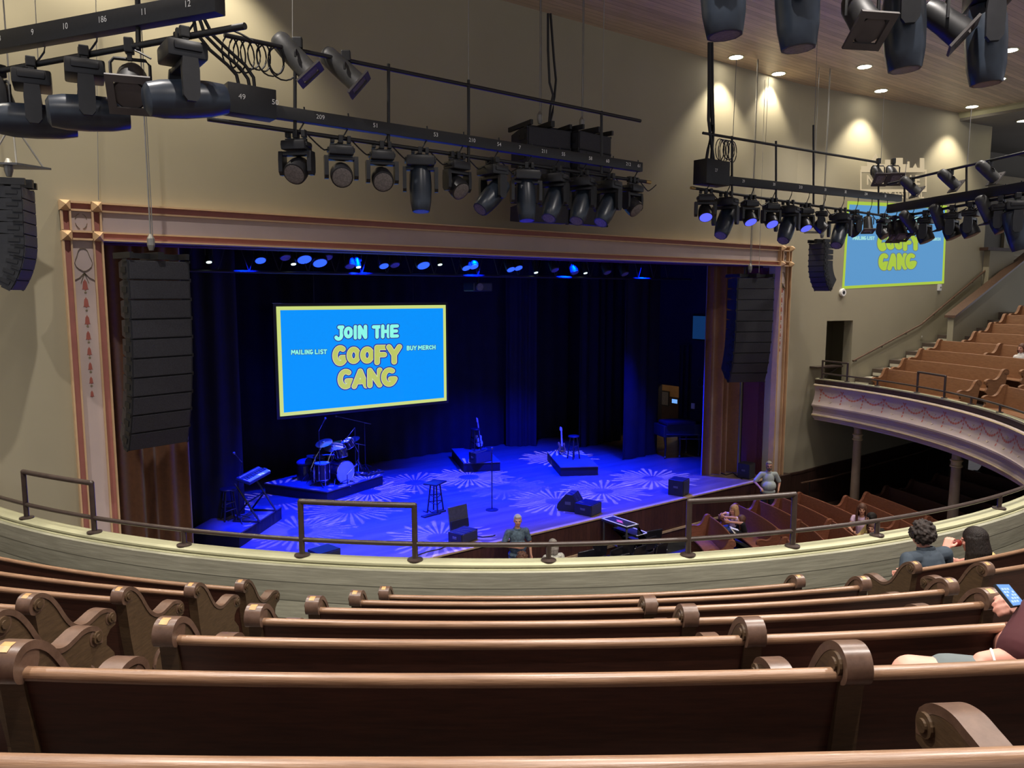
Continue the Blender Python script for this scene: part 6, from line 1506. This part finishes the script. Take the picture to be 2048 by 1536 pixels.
# ---- couple behind the parapet
f6 = FK(6)
h = at_r(1842, 1074, 10.70, far=False)
sR = stagew(h)
human('young man with dark curly hair and charcoal polo, back turned, behind the parapet', (0, 0, f6), (sR[0]-.15*sR[1]*0, sR[1]), sit=True, hz=h.z-f6+.02, head_at=h, lean=.14, shirt='polo_navy', sleeve=.24, trouser='trouser_black', hair='curly', hair_m='hair_curly', face_on=False, head_pitch=-.35, head_yaw=-.5, vox=.007, neck=.14, wide=.03, collar='polo_navy', skin='skin_pink', arms=[((-.37, -.02, .66), (-.10, .24, .62)), ((.31, .14, .66), (.12, .36, .62))])
h = at_r(1946, 1082, 10.66, far=False)
sR = stagew(h); fx_ = Vector((sR[0], sR[1], 0)).normalized()
hw_ = at_r(1892, 1098, 10.60, far=False); he_ = at_r(1893, 1150, 10.62, far=False)
rzw = math.atan2(-fx_.x, fx_.y)
offw = Matrix.Rotation(rzw, 3, 'Z') @ Vector((0, .12+.025, 0)); rootw = Vector((h.x-offw.x, h.y-offw.y, f6)); inv = mx(rootw, rzw).inverted()
lw, le = inv @ hw_, inv @ he_
human('dark-haired woman in a tan jacket, drinking beside the young man in charcoal', (0, 0, f6), (fx_.x, fx_.y), sit=True, hz=h.z-f6, head_at=h, lean=.12, shirt='jacket_tan', sleeve=.30, trouser='jeans', hair='long', hair_m='hair_dark', female=True, face_on=False, head_pitch=.1, head_yaw=.35, vox=.006, skin='skin_pink', curl=.75, arms=[(tuple(le), tuple(lw), (.9, .2, 0), (.55, .1, .8)), ((.25, .14, .72), (.14, .36, .62))])
q = at_r(1908, 1087, 10.56, far=False); t = thing('drink_can', 'dark red drink can at the mouth of the woman in the tan jacket', 'can', q)
r6 = (RT*1.0+UP*.12).to_track_quat('Z', 'Y').to_matrix(); MB().lathe([(.026, -.06), (.033, -.052), (.033, .05), (.026, .06)], 18, q, r6).build('can', 'cup_red', t, smooth=True); MB().lathe([(.024, .058), (.024, .062)], 16, q, r6).build('can_top', 'chrome', t)
q = at_r(1889, 1122, 10.60, far=False); t = thing('bracelet', 'pale bracelet on the raised wrist of the woman drinking', 'bracelet', q); MB().tube([q+RT*(.034*cos(a))+FW*(.034*sin(a)) for a in [2*PI*i/14 for i in range(14)]], .006, 6, closed=True).build('band', 'white_tag', t, smooth=True)
# ---- man in maroon at the right edge
def A(x, y, w_): return at_w(x, y, w_)
t = thing('person', 'man in a maroon T-shirt and grey shorts at the right edge, holding a phone', 'person', A(2075, 1400, 2.45)-Vector((0, 0, .6)))
shl, ell, wrl = A(2092, 1236, 2.46), A(2036, 1318, 2.36), A(1966, 1322, 2.40)
hipl, knl = A(2100, 1392, 2.38), A(1822, 1348, 2.44)
nk = A(2195, 1165, 2.44); hd = A(2205, 1060, 2.44); shr = A(2295, 1245, 2.42); hipr = A(2215, 1420, 2.34)
ftl = knl+Vector((-.02, .02, -.40)); FL1 = FK(1)
knr = hipr+Vector((.21, .34, .02)); ftr = Vector((knr.x, knr.y, FL1+.09)); ftl.z = FL1+.09
elr, wrr = A(2190, 1330, 2.62), A(2048, 1224, 2.60)
b = MB(); pelv = (hipl+hipr)/2; ch = pelv.lerp(nk, .65)
chain(b, [pelv, ch, nk, hd], [.11, .12, .06, .055]); cap_(b, shl, .055, shr, .055); b.sphere(hd, (.078, .09, .11), 16, 12)
chain(b, [shl, ell, wrl], [.052, .042, .029], 16); chain(b, [shr, elr, wrr], [.052, .042, .028], 16)
chain(b, [hipl, knl, ftl], [.085, .060, .036], 16); chain(b, [hipr, knr, ftr], [.085, .060, .036], 16)
for f in (ftl, ftr): cap_(b, f+Vector((0, -.02, -.045)), .034, f+Vector((0, .15, -.052)), .028)
hand(b, wrl, (A(1925, 1330, 2.44)-wrl), Vector((0, 0, -1)), 1.0, .55, side=-1)
hand(b, wrr, (A(2022, 1205, 2.55)-wrr), -RT, 1.0, .7, side=1)
fuse(b, 'body', 'skin_pink', t, .0055, 4)
b = MB(); b.sphere(hd+Vector((0, -.02, .04)), (.085, .095, .09), 14, 10); fuse(b, 'hair', 'hair_brown', t, .008)
b = MB(); 
for s in (-1, 1): b.sphere(hd+Vector((s*.03, .085, .01)), .008, 8, 6)
b.build('eyes', 'eye_dark', t, smooth=True)
b = MB(); chain(b, [pelv, ch], [.135, .145]); b.sphere(ch, (.16, .13, .18), 16, 10); cap_(b, shl, .078, shr, .075); cap_(b, nk-Vector((0, 0, .06)), .085, nk-Vector((0, 0, .01)), .07)
cap_(b, shl, .080, shl.lerp(ell, .82), .074, 18); cap_(b, shl.lerp(ch, .3), .1, ch, .13); cap_(b, shr, .074, shr.lerp(elr, .8), .066)
fuse(b, 'shirt', 'tee_maroon', t, .007, 4)
b = MB(); b.sphere(pelv, (.16, .14, .12), 14, 8); cap_(b, hipl, .100, hipl.lerp(knl, .72), .083, 18); cap_(b, hipr, .100, hipr.lerp(knr, .75), .083, 18); fuse(b, 'shorts', 'shorts_grey', t, .008, 4)
for f in (ftl, ftr):
    b = MB(); cap_(b, f+Vector((0, -.03, -.045)), .044, f+Vector((0, .16, -.052)), .036); fuse(b, 'shoe', 'black_plastic', t, .012)
q = A(1948, 1311, 2.41); t2 = thing('wristband', 'thin pale wristband on the arm of the man in maroon', 'bracelet', wrl); dd = (ell-wrl).normalized(); u1 = dd.cross(Vector((0, 0, 1))).normalized(); u2 = dd.cross(u1); w0 = wrl+dd*.03
MB().tube([w0+u1*(.033*cos(a))+u2*(.033*sin(a)) for a in [2*PI*i/16 for i in range(16)]], .004, 6, closed=True).build('band', 'white_tag', t2, smooth=True)
c4 = [A(1990, 1168, 2.50), A(2018, 1168, 2.56), A(2052, 1209, 2.50), A(2026, 1213, 2.44)]
t = thing('phone', 'smartphone with a bright blue screen held by the man in maroon', 'phone', sum(c4, Vector())/4)
nph = (c4[1]-c4[0]).cross(c4[3]-c4[0]).normalized()
if nph.dot(EYE-c4[0]) < 0: nph = -nph
def phq(b, u0, u1, v0, v1, o0, o1):
    f = lambda u, v, o: (c4[0]*(1-u)+c4[1]*u)*(1-v)+(c4[3]*(1-u)+c4[2]*u)*v+nph*o
    vs = [f(u, v, o) for u in (u0, u1) for v in (v0, v1) for o in (o0, o1)]; b.add(vs, [(0, 1, 3, 2), (4, 6, 7, 5), (0, 4, 5, 1), (2, 3, 7, 6), (0, 2, 6, 4), (1, 5, 7, 3)])
b = MB(); phq(b, 0, 1, 0, 1, -.009, 0); b.build('case', 'black_plastic', t)
b = MB(); phq(b, .06, .94, .03, .97, 0, .0012); b.build('screen', 'phone_screen', t)
b = MB()
for i in range(4):
    for j in range(5):
        if (i+j) % 4 != 3: phq(b, .14+.19*i, .27+.19*i, .2+.14*j, .29+.14*j, .0012, .002)
b.build('app_icons', 'phone_icon', t)
# ================================================================ light
def spot(loc, to, power, size, blend=.5, col=(1, .9, .72), rad=.06, nm='downlight'):
    l = bpy.data.lights.new(nm, 'SPOT'); l.energy = power; l.spot_size = R_(size); l.spot_blend = blend; l.color = col; l.shadow_soft_size = rad
    o = bpy.data.objects.new(nm, l); C.objects.link(o); o.location = loc
    d = (Vector(to)-Vector(loc)); o.rotation_euler = d.to_track_quat('-Z', 'Y').to_euler(); return o
w = bpy.data.worlds.new('hall'); sc.world = w; w.use_nodes = True
w.node_tree.nodes['Background'].inputs[0].default_value = (.88, .90, 1, 1); w.node_tree.nodes['Background'].inputs[1].default_value = .55
WARM = (1, .90, .72); NEUT = (1, .93, .86)
def can(x, y, label, power=0, size=95, blend=.5, col=NEUT, vis=True, to=None):
    z = ZCEIL
    if vis:
        t = thing('ceiling_light', label, 'ceiling light', (x, y, z), 0, 'recessed ceiling lights')
        MB().lathe([(.16, -.012), (.19, -.02), (.19, .0), (.16, .0)], 24, (x, y, z)).build('trim_ring', 'cap_paint', t, smooth=True)
        MB().lathe([(.155, -.014), (.155, -.004)], 24, (x, y, z)).build('diffuser', 'can_light', t)
    if power: spot((x, y, z-.05), to or (x, y, 0), power, size, blend, col)
names = ['left of the two nearest the stage wall, above the light bar', 'right of the two nearest the stage wall', 'by the second scallop of the side wall', 'furthest along the side wall, by the ceiling moulding', 'left of the second row from the wall', 'beside the biggest hanging fixture, lower of two', 'upper right of all in the photo']
for i, (q, pw) in enumerate((((1472, 114), 430), ((1553, 148), 300), ((1762, 181), 520), ((1944, 213), 520))):
    p = at_z(*q, ZCEIL); y = p.y if i != 1 else p.y-.06
    can(p.x, y, 'round recessed ceiling light, ' + names[i], pw, 94, .6, WARM)
for i, q in enumerate(((1729, 133), (1997, 158), (2020, 100))):
    p = at_z(*q, ZCEIL); can(p.x, p.y, 'round white recessed ceiling light, ' + names[4+i], 500, 110, .8, NEUT)
p = at_z(2046, 241, ZCEIL-.24)
t = thing('ceiling_light', 'recessed light in the grey side ceiling at the right edge', 'ceiling light', (p.x, p.y, p.z), 0, 'recessed ceiling lights'); MB().lathe([(.16, -.02), (.19, -.02), (.19, .0), (.16, .0)], 24, p).build('trim_ring', 'cap_paint', t); MB().lathe([(.155, -.02), (.155, -.004)], 24, p).build('diffuser', 'can_light', t)
# outside the frame: cans over the left wall, then added fill spots
for (x, pw) in ((-2.2, 420), (-.2, 420), (1.8, 430), (3.6, 450)): can(x, 11.7, '', pw, 94, .6, WARM, vis=False)
for (x, y, pw) in ((-3, 7, 1300), (1, 8, 1000), (-1, 3.2, 1300), (3, 3.2, 1350), (7, 3.2, 1400), (11, 2.5, 1300), (15, 4.5, 950), (1.2, -.6, 1350), (5, -.6, 1300), (9, 0, 1200), (16, 7, 550)): can(x, y, '', pw, 120, .8, NEUT, vis=False)  # unseen spots added to brighten the near pews and parapet, no fixture built
# ---- stage
BL = (.0, .008, 1)
for (x, y, tx, ty, pw, sz) in ((4.6, 15.0, 6.2, 14.6, 1500, 58), (7, 15.0, 7.8, 16.0, 2000, 74), (10, 15.0, 10, 15.6, 2000, 80), (13, 15.0, 13, 15.6, 1800, 80), (15.8, 15.2, 15.2, 14.8, 1000, 70), (8, 16.9, 8, 17.2, 900, 70), (13.2, 17.2, 13.4, 18.0, 900, 70)):
    spot((x, y, 6.9), (tx, ty, ZS), pw*12, sz, .8, BL, .15, 'stage_wash')
def gobo(loc, to, power, half, rays, col, rot=0):
    o = spot(loc, to, power, 2*half, .15, col, .012, 'gobo_spot'); l = o.data; l.use_nodes = True; nt = l.node_tree; N = nt.nodes.new; L = nt.links.new
    em = [n for n in nt.nodes if n.type == 'EMISSION'][0]
    tc = N('ShaderNodeTexCoord'); s = N('ShaderNodeSeparateXYZ'); L(tc.outputs['Normal'], s.inputs[0])
    def m(op, a, b=None):
        n = N('ShaderNodeMath'); n.operation = op
        for i, v in enumerate((a, b)):
            if v is None: continue
            if isinstance(v, (int, float)): n.inputs[i].default_value = v
            else: L(v, n.inputs[i])
        return n.outputs[0]
    u = m('DIVIDE', s.outputs[0], s.outputs[2]); v = m('DIVIDE', s.outputs[1], s.outputs[2])
    th = m('ARCTAN2', v, u); r = m('DIVIDE', m('SQRT', m('ADD', m('MULTIPLY', u, u), m('MULTIPLY', v, v))), math.tan(R_(half)))
    wv = m('SINE', m('ADD', m('MULTIPLY', th, rays), m('ADD', m('MULTIPLY', m('SINE', m('MULTIPLY', th, 5)), .3), rot)))
    on = m('GREATER_THAN', wv, .2); ri = m('GREATER_THAN', r, .22)
    ed = m('LESS_THAN', r, m('ADD', .84, m('MULTIPLY', m('SINE', m('MULTIPLY', th, 11)), .14)))
    L(m('MULTIPLY', m('MULTIPLY', on, ri), m('MULTIPLY', ed, 1.0)), em.inputs['Strength'])
    return o
STARS = [(1205, 982, 1), (1305, 957, 1), (1113, 1003, .9), (1115, 916, 1.1), (739, 984, 1), (938, 954, 1), (700, 1020, .6), (425, 1035, 1), (600, 1062, .7), (880, 1075, .9), (830, 965, .5), (1010, 975, .5), (560, 1000, .5)]
for i, (x, y, k) in enumerate(STARS):
    p = at_z(x, y, ZS); q = Vector((p.x*.9+.9, p.y+.6, 6.6)); gobo(q, p, 5600*k, 13, 30+(i % 3)*3, (.24, .26, 1), i*1.3)
l = bpy.data.lights.new('backstage_lamp', 'POINT'); l.energy = 60; l.color = (1, .8, .5); l.shadow_soft_size = .2; o = bpy.data.objects.new('backstage_lamp', l); C.objects.link(o); o.location = (22.2, 18.5, 3.9)
vs_ = sc.view_settings; sc.display_settings.display_device = 'sRGB'; vs_.view_transform = 'Standard'; vs_.look = 'None'; vs_.gamma = 1; vs_.exposure = 0; vs_.use_curve_mapping = False
